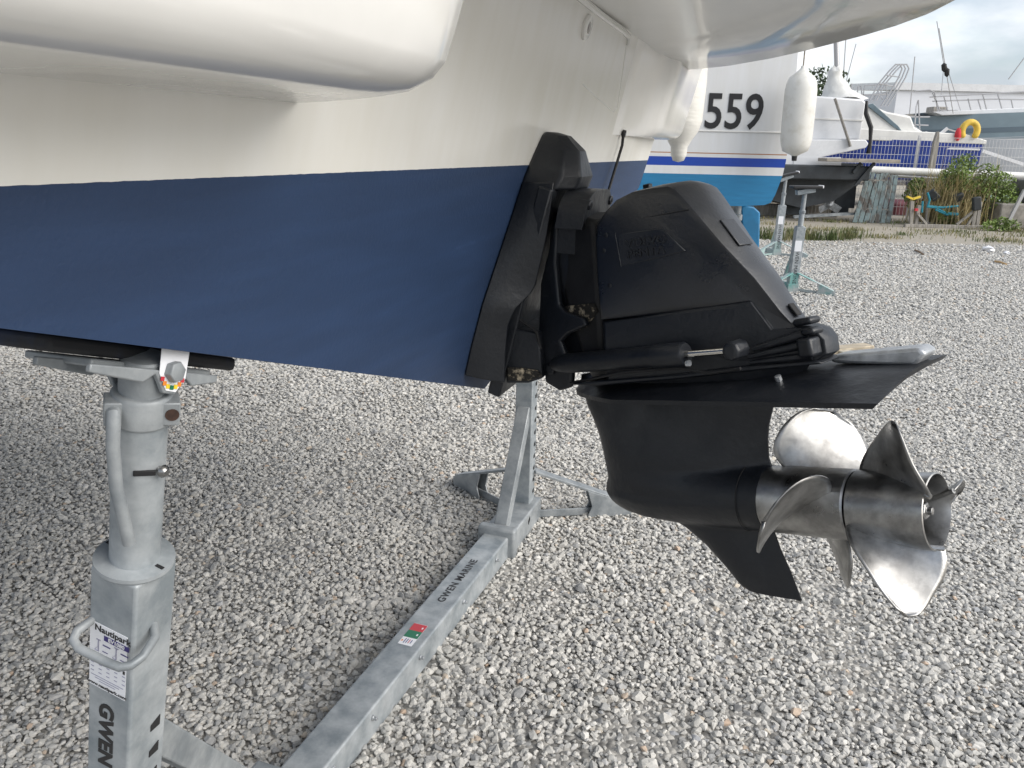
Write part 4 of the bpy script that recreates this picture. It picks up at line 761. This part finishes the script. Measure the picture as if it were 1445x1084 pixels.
# open cruiser with a blue hull beyond the fence
DY = 23.
db = thing('open_cruiser', 'blue hulled cruiser with white deck and tall rail arch beyond the fence', 'boat', (9.5, DY, 0), 'world')
BLU = mat('royal_blue_hull', (.014, .04, .24), .3, var=.15, vscale=2, coat=.3)
secs = []
for x, k, zt, zbm in ((12.82, .93, 1.80, .75), (12.78, 1, 1.81, .72), (10.5, 1.04, 1.82, .68), (8.2, .9, 1.88, .7), (6.5, .5, 1.98, .85), (5.6, .04, 2.05, 1.2)):
    lp_ = [(0, zbm - .12), (1.05 * k, zbm + .1), (1.2 * k, 1.3), (1.25 * k, zt), (0, zt + .02), (-1.25 * k, zt), (-1.2 * k, 1.3), (-1.05 * k, zbm + .1)]
    secs.append([V3(x, DY + 1.25 + t, z) for t, z in lp_])
hull_loft(secs).build('hull', BLU, db, smooth=25)
m = MB(); m.bar(V3(12.7, DY - .005, 1.62), V3(6.4, DY + .12, 1.70), .03, .05); m.build('white_stripe', WH, db)
m = MB(); m.prism([V3(x, DY - .03, z) for x, z in ((6.0, 1.84), (12.84, 1.76), (12.84, 1.86), (12.2, 2.02), (9.2, 2.10), (6.0, 2.12))], (0, 2.4, 0)); m.build('deck', WH2, db, bevel=.02)
m = MB(); m.prism([V3(x, DY + .15, z) for x, z in ((8.2, 2.0), (11.2, 2.02), (10.9, 2.18), (10.75, 2.45), (10.1, 2.55), (9.6, 2.72), (8.4, 2.74))], (0, 1.9, 0)); m.build('cabin', WH2, db, bevel=.05, seg=3)
GLS = mat('grey_windscreen', (.10, .15, .18), .12, var=.2, vscale=2, coat=.5)
m = MB(); m.prism([yp(x, y, DY + .1) for x, y in ((1222, 148), (1232, 146), (1268, 178), (1275, 188), (1262, 180))], (0, .5, 0)); m.build('windscreen', GLS, db, bevel=.01)
for d_, xo in ((0, 0), (.5, 8), (1.1, 16)):
    m = MB(); m.tube([yp(x + xo * .6, y, DY + .3 + d_) for x, y in ((1227, 142), (1240, 118), (1255, 100), (1264, 91), (1270, 91), (1273, 97), (1268, 110), (1256, 130), (1243, 150))], .022, 6); m.build('arch_rail', ALU, db)
for (x0, y0, x1, y1) in ((1240, 118, 1252, 122), (1250, 106, 1262, 109), (1245, 140, 1232, 130)):
    m = MB(); m.tube([yp(x0, y0, DY + .3), yp(x1 + 8, y1, DY + 1.2)], .016, 6); m.build('arch_rung', ALU, db)
for P__ in (((1208, 145), (1211, 122), (1215, 121), (1217, 140)), ((1218, 137), (1220, 121), (1250, 119), (1252, 140)), ((1218, 134), (1250, 133)), ((1290, 188), (1293, 150), (1296, 141), (1298, 188)), ((1262, 165), (1312, 165)), ((1276, 163), (1290, 178), (1300, 186)), ((1286, 190), (1286, 176), (1310, 177)), ((1326, 188), (1336, 182), (1356, 188)), ((1306, 186), (1322, 193), (1350, 195))):
    m = MB(); m.tube([yp(x, y, DY + .6) for x, y in P__], .02, 6); m.build('guard_rail', ALU, db)
m = MB(); m.bar(yp(1326, 190, DY + .3), yp(1337, 181, DY + .3), .05, .08); m.build('deck_fitting', WH, db)
for x in (7.5, 11.8): m = MB(); m.box((x, DY + 1.25, .32), (.4, .8, .64)); m.build('keel_block', WOOD, db, bevel=.02)
# horseshoe lifebuoy and red bag
hb_c = yp(1368, 186, DY - .05); hbuoy = []
for q in np.linspace(-.28 * math.pi, 1.28 * math.pi, 20): hbuoy.append(hb_c + V3(.205 * math.cos(q), 0, .205 * math.sin(q) * 1.12 + .02))
m = MB(); m.tube(hbuoy, [.05] + [.085] * 18 + [.05], 12); hbo = m.build('horseshoe_buoy', mat('yellow_buoy_cover', (.72, .49, .07), .6, var=.15, vscale=6), base=(0, 0, 0)); tag(hbo, 'yellow horseshoe lifebuoy on the blue hulled cruiser', 'lifebuoy')
rb = MB(); c = yp(1352, 190, DY - .05); rb.loft([[c + V3(w_ * math.cos(q), w_ * math.sin(q), h_) for q in np.linspace(0, 2 * math.pi, 10, endpoint=False)] for h_, w_ in ((-.16, .05), (-.05, .09), (.08, .08), (.17, .04))], True); tag(rb.build('rescue_bag', mat('red_cloth', (.62, .04, .05), .7)), 'small red rescue bag beside the yellow lifebuoy', 'bag')

# large grey yacht on the right
EY = 27.
ey = thing('motor_yacht', 'large grey banded yacht with steel bow rail behind the fence', 'yacht', (16, EY, 0), 'world')
GB = mat('blue_grey_band', (.20, .265, .30), .35, var=.06, vscale=2); GBD = mat('dark_band', (.11, .15, .18), .35); LG = mat('pale_grey_hull', (.50, .53, .57), .4, var=.05, vscale=2)
def bowsec(x, k, zt, zlow, col):
    return [V3(x, EY + 1.7 - w_ * 1.7 * k, z) for w_, z in col]
st_x = [(12.7, .03, 2.66, 2.5), (13.1, .18, 2.68, 2.1), (13.9, .42, 2.71, 1.5), (15.2, .72, 2.78, .75), (17, .95, 2.88, .5), (20, 1.0, 3.0, .5)]
for nm, mt__, f0_, f1_ in (('sheer_band', GB, 0, .22), ('rub_strake', GBD, .2, .27), ('lower_band', GB, .25, .36), ('bottom', LG, .34, 1.)):
    m = MB(); rg = []
    for x, k, zt, zl in st_x:
        def pt(f, ex=0): z = zt + (min(zl, .6 if False else zl) - zt) * f if nm == 'bottom' and f == 1. else zt - 2.2 * f * (1 if x > 13.0 else .5); kk = k * (1 - .45 * max(0, f - .35)); return kk + ex, max(z, zl)
        (k0_, z0_), (k1_, z1_) = pt(f0_), pt(f1_); e_ = .008 if nm == 'rub_strake' else 0
        rg.append([V3(x, EY + 1.7 - 1.7 * k0_ - e_, z0_), V3(x, EY + 1.7 - 1.7 * k1_ - e_, z1_ - .001), V3(x, EY + 1.7 + 1.7 * k1_ + e_, z1_ - .001), V3(x, EY + 1.7 + 1.7 * k0_ + e_, z0_)])
    m.loft(rg, True); m.build(nm, mt__, ey, smooth=30)
m = MB(); m.prism([yp(x, y, EY + .6) for x, y in ((1316, 158), (1445, 152), (1470, 151), (1470, 158), (1330, 163))], (0, 2, 0)); m.build('deck', WH, ey, bevel=.02)
m = MB(); m.box(yp(1322, 156, EY + 1.5), (.5, .5, .22)); m.build('anchor_roller', WOOD, ey, bevel=.03)
for P__ in (((1290, 129), (1312, 127), (1319, 131), (1324, 160)), ((1312, 137), (1400, 132), (1470, 128)), ((1316, 143), (1400, 140), (1470, 141)), ((1316, 131), (1328, 160)), ((1332, 136), (1338, 160)), ((1366, 139), (1371, 159)), ((1387, 134), (1393, 158)), ((1408, 133), (1415, 158)), ((1380, 140), (1385, 157)), ((1427, 141), (1430, 155)), ((1448, 129), (1456, 156)), ((1324, 156), (1350, 156), (1356, 159))):
    m = MB(); m.tube([yp(x, y, EY + .7) for x, y in P__], .022, 6); m.build('guard_rail', ALU, ey)
m = MB(); m.box((17.5, EY + 1.7, .27), (3.5, .5, .54)); m.build('keel_block', WOOD, ey, bevel=.02)
m = MB(); m.bar(yp(1386, 213, EY - .1), yp(1450, 234, EY - .1), .06, .1); m.build('pale_stripe', WH, ey)
# stays and far masts
for a_, b_, r_, lab in (((1325, 40, 26), (1345, 160, 27.5), .012, 'long forestay wire slanting down to the grey yacht bow'), ((1322, 30, 26), (1332, 92, 26), .012, 'stay wire running up from the black pulley blocks'), ((1332, 92, 26), (1328, 134, 26), .01, 'short wire hanging under the upper pulley block'), ((1336, 94, 26), (1356, 158, 28), .01, 'wire slanting down from the lower pulley block'), ((1460, 62, 28), (1423, 112, 28), .018, 'slanting shroud wire above the grey yacht deck'), ((1208, 62, 20), (1194, 115, 20), .01, 'slack wire beside the canvas wrapped mast')):
    m = MB(); m.tube([yp(*a_), yp(*b_)], r_, 5); tag(m.build('rigging_wire', ALU), lab, 'rigging', 'rigging wires against the sky')
for (x, y, lab) in ((1332, 89, 'upper black pulley block on the stay wire'), (1336, 96, 'lower black pulley block on the stay wire')):
    m = MB(); c = yp(x, y, 26); m.lathe([(0, .02), (.05, .08), (.2, .07), (.26, .02)], c, (0.2, 0, -1), 8); tag(m.build('rigging_block', M['blackrub']), lab, 'pulley', 'blocks on the backstay')
for x, y0, lab in ((1194, 50, 'tall thin distant mast next to the canvas wrapped mast'), (1291, 80, 'thin distant mast right of the rail arch'), (1202, 118, 'short distant mast top above the white cruiser')):
    p = yp(x, 150, 55); q = yp(x, y0, 55); m = MB(); m.tube([V3(p[0], 55, 0), q], .035, 6); tag(m.build('far_mast', ALU), lab, 'mast', 'distant masts')

# pale shed and trees far behind
sh = thing('boat_shed', 'long pale boat shed far behind the yachts', 'building', (35, 62, 0), 'world')
SHW = mat('pale_shed_cladding', (.66, .68, .72), .6, var=.04, vscale=.5)
m = MB(); m.box((38, 66, 3.0), (21, 8, 6.0)); m.build('wall', SHW, sh)
m = MB(); m.prism([V3(27.2, 61.8, 6.0), V3(49, 61.8, 6.0), V3(49, 61.8, 6.5), V3(27.2, 61.8, 6.5)], (0, 8.4, .5)); m.build('roof', WH, sh)
for k in range(3):
    m = MB(); m.box((31 + 6 * k, 61.97, 2), (3.4, .06, 4)); m.build('door', mat('shed_door', (.45, .48, .52), .6), sh)
def leaves(n, c, rad, size, gen=None):
    m = MB(); c = P_(c)
    for i in range(n):
        d = nrm(rng.normal(size=3)); p = c + d * P_(rad) * rng.uniform(.35, 1) ** .5
        if gen is not None: p = gen()
        u = nrm(rng.normal(size=3)); v = nrm(np.cross(u, rng.normal(size=3))); s = size * rng.uniform(.6, 1.4)
        m.add([p - u * s, p + v * s * .45, p + u * s, p - v * s * .45], [(0, 1, 2, 3)])
    return m
LEAF = mat('broad_leaves', (.165, .235, .055), .6, var=.45, vscale=3); LEAFD = mat('dark_tree_leaves', (.045, .075, .03), .65, var=.4, vscale=.8)
for (x, y, Y, r, lab) in ((1160, 132, 48, 1.5, 'dark round tree showing above the cruiser beside the fender'), (1120, 150, 60, 3.2, 'dark broad tree hidden behind the numbered yacht'), (1450, 190, 75, 4, 'dark tree beyond the grey yacht')):
    c = yp(x, y, Y); tt = thing('tree', lab, 'tree', (c[0], Y, 0), 'world')
    m = MB(); m.tube([V3(c[0], Y, 0), V3(c[0] + .1, Y, c[2] * .6), c], [.25, .18, .06], 8)
    for k in range(5): q = nrm(rng.normal(size=3)); m.tube([V3(c[0] + .05, Y, c[2] * .6), c + q * r * .7], [.1, .03], 6)
    m.build('trunk', WOOD, tt)
    m = MB()
    for k in range(9):
        q = nrm(rng.normal(size=3)); s = leaves(90, c + q * r * .6, (r * .5, r * .5, r * .45), .13); m.add(s.v, s.f)
    m.build('crown', LEAFD, tt, smooth=0)

# welded mesh fence
FW = mat('white_fence_wire', (.58, .58, .58), .5)
FY = 19.
for k in range(4):
    x0 = 6.6 + 2.5 * k; x1 = x0 + 2.5; lab = ['white mesh fence panel behind the boarded gate', 'white mesh fence panel in front of the blue hull', 'white mesh fence panel behind the bushy grass', 'white mesh fence panel behind the concrete blocks'][k]
    fp = thing('fence_panel', lab, 'fence', (x0, FY, 0), 'world', 'mesh fence panels')
    m = MB()
    for x in np.arange(x0 + .03, x1, .078): m.box((x, FY, .93), (.006, .006, 1.74))
    for z in np.arange(.08, 1.82, .193): m.box((x0 + 1.25, FY - .008, z), (2.48, .008, .009))
    m.build('wire_mesh', FW, fp, smooth=0, kind='stuff')
    m = MB(); m.box((x0, FY + .03, .93), (.045, .045, 1.86)); m.build('post', FW, fp, bevel=.004)
    if k == 3: m = MB(); m.box((x1, FY + .03, .93), (.045, .045, 1.86)); m.build('post', FW, fp, bevel=.004)
wp = MB(); c = yp(1323, 186, 18.75); wp.loft([[V3(c[0] + .06 * sx * k, 18.75 + .05 * sy, z) for sx, sy in ((-1, -1), (1, -1), (1, 1), (-1, 1))] for z, k in ((0, 1), (c[2] - .25, 1), (c[2], .35))], True); tag(wp.build('wooden_post', WOOD, bevel=.008), 'pale pointed wooden post standing before the mesh fence', 'post')
ms = thing('stored_mast', 'white mast stored lengthwise along the fence on short trestles', 'mast', (10, 18.4, 0), 'world')
p, q = yp(1228, 240, 18.4), yp(1470, 250, 18.4)
m = MB(); m.tube([p, (p + q) / 2, q], .085, 16); m.build('spar', WH2, ms)
for t_ in (.05, .55, .97):
    c = p + (q - p) * t_; m = MB(); m.bar(V3(c[0] - .2, 18.4, 0), V3(c[0], 18.4, c[2] - .08), .06, .06, up=(0, 1, 0)); m.bar(V3(c[0] + .2, 18.4, 0), V3(c[0], 18.4, c[2] - .08), .06, .06, up=(0, 1, 0)); m.build('trestle', WOOD, ms)
p, q = yp(1250, 248, 18.55), yp(1470, 262, 18.55); m = MB(); m.tube([p, q], .03, 8); m.build('spreader', WH2, ms)
# stuff stored behind the fence, low
for (x, y, w_, h_, d_, mt__, lab, nm) in ((1290, 292, .7, .35, .5, mat('maroon_box', (.13, .03, .04), .6), 'maroon storage box on the ground behind the mesh fence', 'storage_box'), (1425, 262, .9, .5, .6, mat('faded_green_tarp', (.25, .36, .32), .8, var=.3, vscale=4, bump=.5), 'faded green tarpaulin bundle behind the mesh fence', 'tarpaulin_bundle')):
    c = yp(x, y, 20.5); m = MB(); m.loft([[V3(c[0] + w_ * sx * k, 20.5 + d_ * sy * k, z) for sx, sy in ((-1, -1), (0, -1.08), (1, -1), (1.05, 0), (1, 1), (-1, 1))] for z, k in ((0, 1), (h_ * .8, 1.0), (h_, .82))], True); tag(m.build(nm, mt__, bevel=.03), lab, nm.split('_')[0] if nm != 'storage_box' else 'box')

# boarded gate leaning on the fence
gt = thing('boarded_gate', 'weathered blue grey boarded gate leaning against the mesh fence', 'gate', (7.55, 17.6, 0), 'world')
nbd = 7
for i in range(nbd):
    f0_, f1_ = i / nbd, (i + .86) / nbd
    bl, br_, tl, tr_ = (np.array([1203 + 54 * f_, 313.5 + 5 * f_]) for f_ in (f0_, f1_, 0, 1)); t0, t1 = 1224 + 45 * f0_, 1224 + 45 * f1_
    b0_, b1_ = gr(*bl), gr(*br_); b0_[1] = b1_[1] = 17.55; b0_[2] = b1_[2] = .01; u0_, u1_ = yp(t0, 243 + 3.5 * f0_ + rng.uniform(-1.5, 1.5), 18.2), yp(t1, 243 + 3.5 * f1_, 18.2)
    b0_[0], b1_[0] = yp(bl[0], bl[1], 17.55)[0], yp(br_[0], br_[1], 17.55)[0]; u1_[2] = u0_[2]
    m = MB(); m.prism([b0_, b1_, u1_, u0_], (0, .025, .0)); m.build('board', WOODB, gt, bevel=.004)
for z in (.25, .85):
    y_ = 17.55 + .65 * z / 1.05 + .04; m = MB(); m.bar(V3(7.2, y_, z), V3(8.05, y_, z), .03, .09); m.build('cross_batten', WOOD, gt)

# small wooden cradle with coloured pads and ropes
cb = thing('boat_cradle', 'low wooden boat cradle with teal ropes and black pads before the bush', 'cradle', (8.9, 16.8, 0), 'world')
BASEY = 16.75
def cw(x, y, Y=BASEY): return yp(x, y, Y)
for (x0, y0, x1, y1, dy) in ((1285, 321, 1287, 284, 0), (1291, 323, 1297, 290, .05), (1307, 317, 1310, 284, .5), (1331, 315, 1334, 285, .6), (1346, 317, 1352, 284, .5), (1372, 322, 1378, 282, 0), (1378, 322, 1383, 285, .1)):
    p, q = cw(x0, y0, BASEY + dy), cw(x1, y1, BASEY + dy); p[2] = .0; m = MB(); m.bar(p, q, .07, .06, up=(0, 1, 0)); m.build('upright', WOOD, cb, bevel=.006)
for (x0, y0, x1, y1) in ((1350, 317, 1374, 298), (1362, 322, 1374, 304), (1307, 316, 1295, 302)):
    m = MB(); m.bar(cw(x0, y0), cw(x1, y1), .04, .05, up=(0, 1, 0)); m.build('brace', WOOD, cb)
for (x0, y0, x1, y1, dy) in ((1276, 319, 1400, 325, 0), (1290, 318, 1350, 319, .55)):
    p, q = cw(x0, y0, BASEY + dy), cw(x1, y1, BASEY + dy); p[2] = q[2] = .035; m = MB(); m.bar(p, q, .09, .07); m.build('base_rail', WOOD, cb, bevel=.006)
m = MB(); c = cw(1288, 281); m.bar(c + V3(-.13, 0, .05), c, .07, .035); m.bar(c, c + V3(.14, 0, .05), .07, .035); m.build('keel_vee', mat('yellow_pad', (.72, .52, .05), .5), cb)
PADK = mat('black_pad', (.02, .025, .028), .5)
for (x0, y0, x1, y1, dy) in ((1312, 270, 1322, 281, .4), (1345, 281, 1359, 276, .4), (1378, 278, 1378, 297, -.08)):
    p, q = cw(x0, y0, BASEY + dy), cw(x1, y1, BASEY + dy); m = MB(); m.bar(p, q, .16, .10, up=(0, 1, .3)); m.build('pad', PADK, cb, bevel=.02)
TR = mat('teal_rope', (.03, .24, .32), .8)
for P__ in (((1308, 292), (1320, 293), (1335, 301), (1352, 302)), ((1308, 291), (1330, 293), (1352, 291)), ((1309, 272), (1312, 282), (1309, 292)), ((1302, 284), (1301, 300)), ((1320, 296), (1336, 303), (1352, 303))):
    m = MB(); m.tube([cw(x, y, BASEY + .3) for x, y in P__], .022, 7); m.build('rope', TR, cb)
m = MB(); m.box(cw(1293, 296, BASEY - .06), (.06, .05, .05)); m.build('red_clamp', mat('red_metal', (.5, .04, .05), .5), cb)

# concrete mooring blocks
CON = mat('weathered_concrete', (.24, .225, .20), .9, var=.3, vscale=5, bump=.6, bscale=25)
def lump(name, x0, x1, y0, y1, z0, z1, mt__, lab):
    m = MB(); m.box(((x0 + x1) / 2, (y0 + y1) / 2, (z0 + z1) / 2), (x1 - x0, y1 - y0, z1 - z0)); o = m.build(name, mt__, bevel=.03, seg=3); tag(o, lab, 'concrete block')
lump('concrete_block', 10.05, 11.5, 17.0, 18.0, 0, .50, CON, 'large brown concrete block right of the bush')
lump('concrete_block', 10.75, 11.7, 17.3, 18.0, .50, .98, mat('dark_concrete', (.13, .125, .12), .9, var=.3, vscale=6, bump=.6), 'dark concrete block stacked on the brown one')
m = MB(); m.bar(yp(1416, 326, 16.4), yp(1446, 268, 16.4), .06, .06, up=(0, 1, 0)); tag(m.build('leaning_pole', ALU), 'pale pole leaning against the concrete blocks', 'pole')

# bush with dry grass in front of the fence
bush = thing('bush', 'leafy green bush mixed with tall dry grass by the fence', 'bush', (9.3, 17.7, 0), 'world')
m = MB()
for (x, y, Y, rad, n) in ((1350, 240, 17.6, (.22, .3, .3), 420), (1362, 262, 17.5, (.3, .3, .3), 260), (1385, 262, 17.6, (.35, .3, .28), 420), (1402, 272, 17.6, (.36, .3, .30), 480), (1392, 290, 17.5, (.35, .3, .3), 320), (1295, 272, 17.9, (.22, .2, .2), 260), (1345, 258, 17.7, (.3, .3, .35), 220), (1412, 318, 16.3, (.22, .15, .14), 200), (1335, 312, 17.2, (.22, .2, .14), 160)):
    c = yp(x, y, Y)
    for k in range(4):
        d = nrm(rng.normal(size=3)) * P_(rad) * .6; s = leaves(int(n * .75), c + d * 1.5, P_(rad) * .85, .034); m.add(s.v, s.f)
m.build('foliage', LEAF, bush, smooth=0)
m = MB()
for i in range(26):
    x = rng.uniform(9.0, 10.0); q = V3(rng.uniform(-.3, .35), rng.uniform(-.2, .2), rng.uniform(.7, 1.35)); m.tube([V3(x, 17.6, 0), V3(x, 17.6, 0) + q], [.010, .004], 4)
m.build('stems', WOOD, bush)
def blades(n, gen, hmin, hmax, wd, droop):
    vs = []; fs = []
    for i in range(n):
        p = P_(gen()); az = rng.uniform(0, 2 * math.pi); h_ = rng.uniform(hmin, hmax); d = V3(math.cos(az), math.sin(az), 0); s = V3(-d[1], d[0], 0) * wd; dr_ = rng.uniform(.2, 1) * droop * h_; k = len(vs)
        a_ = p; b_ = p + V3(0, 0, h_ * .6) + d * dr_ * .3; c_ = p + V3(0, 0, h_ * rng.uniform(.75, 1)) + d * dr_
        vs += [a_ - s, a_ + s, b_ - s * .8, b_ + s * .8, c_]; fs += [(k, k + 1, k + 3, k + 2), (k + 2, k + 3, k + 4)]
    m = MB(); m.add(vs, fs); return m
DRY = mat('dry_grass', (.40, .33, .17), .8, var=.35, vscale=2)
blades(800, lambda: (rng.normal(9.25, .33), 17.5 + rng.normal(0, .22), 0), .5, 1.35, .008, .75).build('dry_grass', DRY, bush, smooth=0)
blades(26, lambda: (rng.normal(9.2, .5), 17.6, 0), 1.3, 1.9, .007, .2).build('seed_stalks', DRY, bush, smooth=0)
# grass verge
GRN = mat('verge_grass', (.085, .115, .035), .8, col2=(.30, .25, .12), vscale=1.3, c2pos=(.42, .62))
def clumps(n, xr, yf, sp): return [(x, yf(x) + rng.normal(0, sp), rng.uniform(.08, .32), rng.uniform(.4, 1)) for x in rng.uniform(*xr, n)]
CL = clumps(90, (3.4, 12.5), lambda x: rng.uniform(14.0, 18.4), .2) + clumps(22, (8.3, 11.), lambda x: rng.uniform(13.3, 14.8), .2)
def patch():
    c = CL[rng.integers(len(CL))]; return (rng.normal(c[0], c[2] * 1.3), rng.normal(c[1], c[2] * .8), 0)
o = blades(6500, patch, .02, .10, .006, .7).build('grass', GRN, smooth=0, kind='stuff'); o['label'] = 'thin patchy grass along the edge of the yard'; o['category'] = 'grass'
CT = clumps(42, (3.2, 6.1), lambda x: 14.1 + .25 * math.sin(x * 2.3), .22)
def patch2():
    c = CT[rng.integers(len(CT))]; return (rng.normal(c[0], c[2] * .7), rng.normal(c[1], c[2] * .5), 0)
o = blades(2000, patch2, .04, .24, .006, .5).build('grass', mat('tall_verge_grass', (.075, .105, .03), .8, col2=(.27, .23, .12), vscale=2.2, c2pos=(.48, .66)), smooth=0, kind='stuff'); o['label'] = 'taller green grass strip behind the spare stands'; o['category'] = 'grass'

# spare stands between the yachts
def spare(lab, bx, by, hgt, ang, pad_tilt, paint, sc=1.):
    s_ = stand(lab, bx, by, -1, (bx + .02, by, hgt), .60 * hgt, .74 * hgt, hgt - .05, False, 'world', 'spare boat stands between the yachts', paint, ang, h=.046)
    st_ = s_[0]; c = P_((bx + .02, by, hgt)); tx = nrm(V3(1, 0, pad_tilt)); tz_ = np.cross(tx, (0, 1, 0)); tz_ = tz_ if tz_[2] > 0 else -tz_
    m = MB(); m.box(c - tz_ * .005, (.30, .16, .03), (tx, (0, 1, 0), tz_)); m.build('pad_board', M['blackrub'], st_, bevel=.008); m = MB(); m.box(c + tx * .155, (.02, .12, .028), (tx, (0, 1, 0), tz_)); m.build('pad_end', M['sticker'], st_, bevel=.004)
    m = MB(); m.bar(c - V3(0, 0, .06) - tx * .09, c - V3(0, 0, .03) + tx * .09, .08, .05); m.build('head_plate', GV, st_, bevel=.004)
    foot_ = P_((bx, by, .03)); m = MB(); m.box(foot_ + V3(0, -.0475, .42 * hgt), (.07, .001, .11)); m.build('sticker', M['sticker'], st_)
    text_on('stencil_lettering', 'GWEN MARINE', .055, foot_ + V3(0, -.0472, .23 * hgt), (0, 0, -1), (1, 0, 0), M['ink'], st_, ext=.0004)
    m = MB(); m.box(foot_ + V3(0, -.0005, .10), (.0935, .0935, .14)); m.build('painted_sleeve', paint, st_, bevel=.004)
spare('spare boat stand with teal painted legs beside the turquoise rudder', 2.93, 8.42, 1.08, 0., .02, TEAL)
spare('spare boat stand with tilted pad behind the teal legged one', 3.72, 11.5, 1.12, 0., .25, mat('faded_teal_steel', (.30, .42, .41), .6, col2=(.42, .44, .45), vscale=5))

# small things on the gravel
m = MB(); a_, b_ = gr(1150, 500, .035), gr(1226, 492, .035); m.bar(a_, b_, .10, .07); tag(m.build('timber_plank', mat('pale_timber', (.42, .36, .27), .85, var=.25, vscale=5, stretch=(1, 8, 8), bump=.3), bevel=.006), 'pale sawn timber lying on gravel behind the stern drive', 'plank')
m = MB(); c = gr(1192, 500, .03); m.box(c, (.11, .09, .06), ((.95, .31, 0), (-.31, .95, 0), (0, 0, 1))); tag(m.build('timber_offcut', mat('pale_offcut', (.46, .42, .34), .85, var=.2), bevel=.005), 'short timber offcut beside the pale plank', 'offcut')
def crumple(x, y, r, mt__, lab):
    bm = bmesh.new(); bmesh.ops.create_icosphere(bm, subdivisions=2, radius=r)
    for v in bm.verts: v.co *= rng.uniform(.6, 1.25); v.co.z *= .55
    c = gr(x, y, 0); me = bpy.data.meshes.new('litter'); bm.to_mesh(me); bm.free(); me.materials.append(mt__); o = bpy.data.objects.new('litter', me); COL.objects.link(o); o.location = (c[0], c[1], r * .45); tag(o, lab, 'litter')
crumple(1393, 355, .09, M['sticker'], 'crumpled white paper on the gravel edge'); crumple(1420, 359, .05, M['sticker'], 'small white scrap beside the crumpled paper')
for (x0, y0, x1, y1, lab) in ((1291, 353, 1303, 359, 'short dark twig on the open gravel'), (1404, 369, 1420, 373, 'tan stick on the gravel near the paper')):
    m = MB(); a_, b_ = gr(x0, y0, .02), gr(x1, y1, .02); m.tube([a_, (a_ + b_) / 2 + V3(0, .02, .01), b_], .014, 6); tag(m.build('twig', mat('twig', (.16, .11, .07) if x0 < 1300 else (.45, .30, .15), .9)), lab, 'twig')
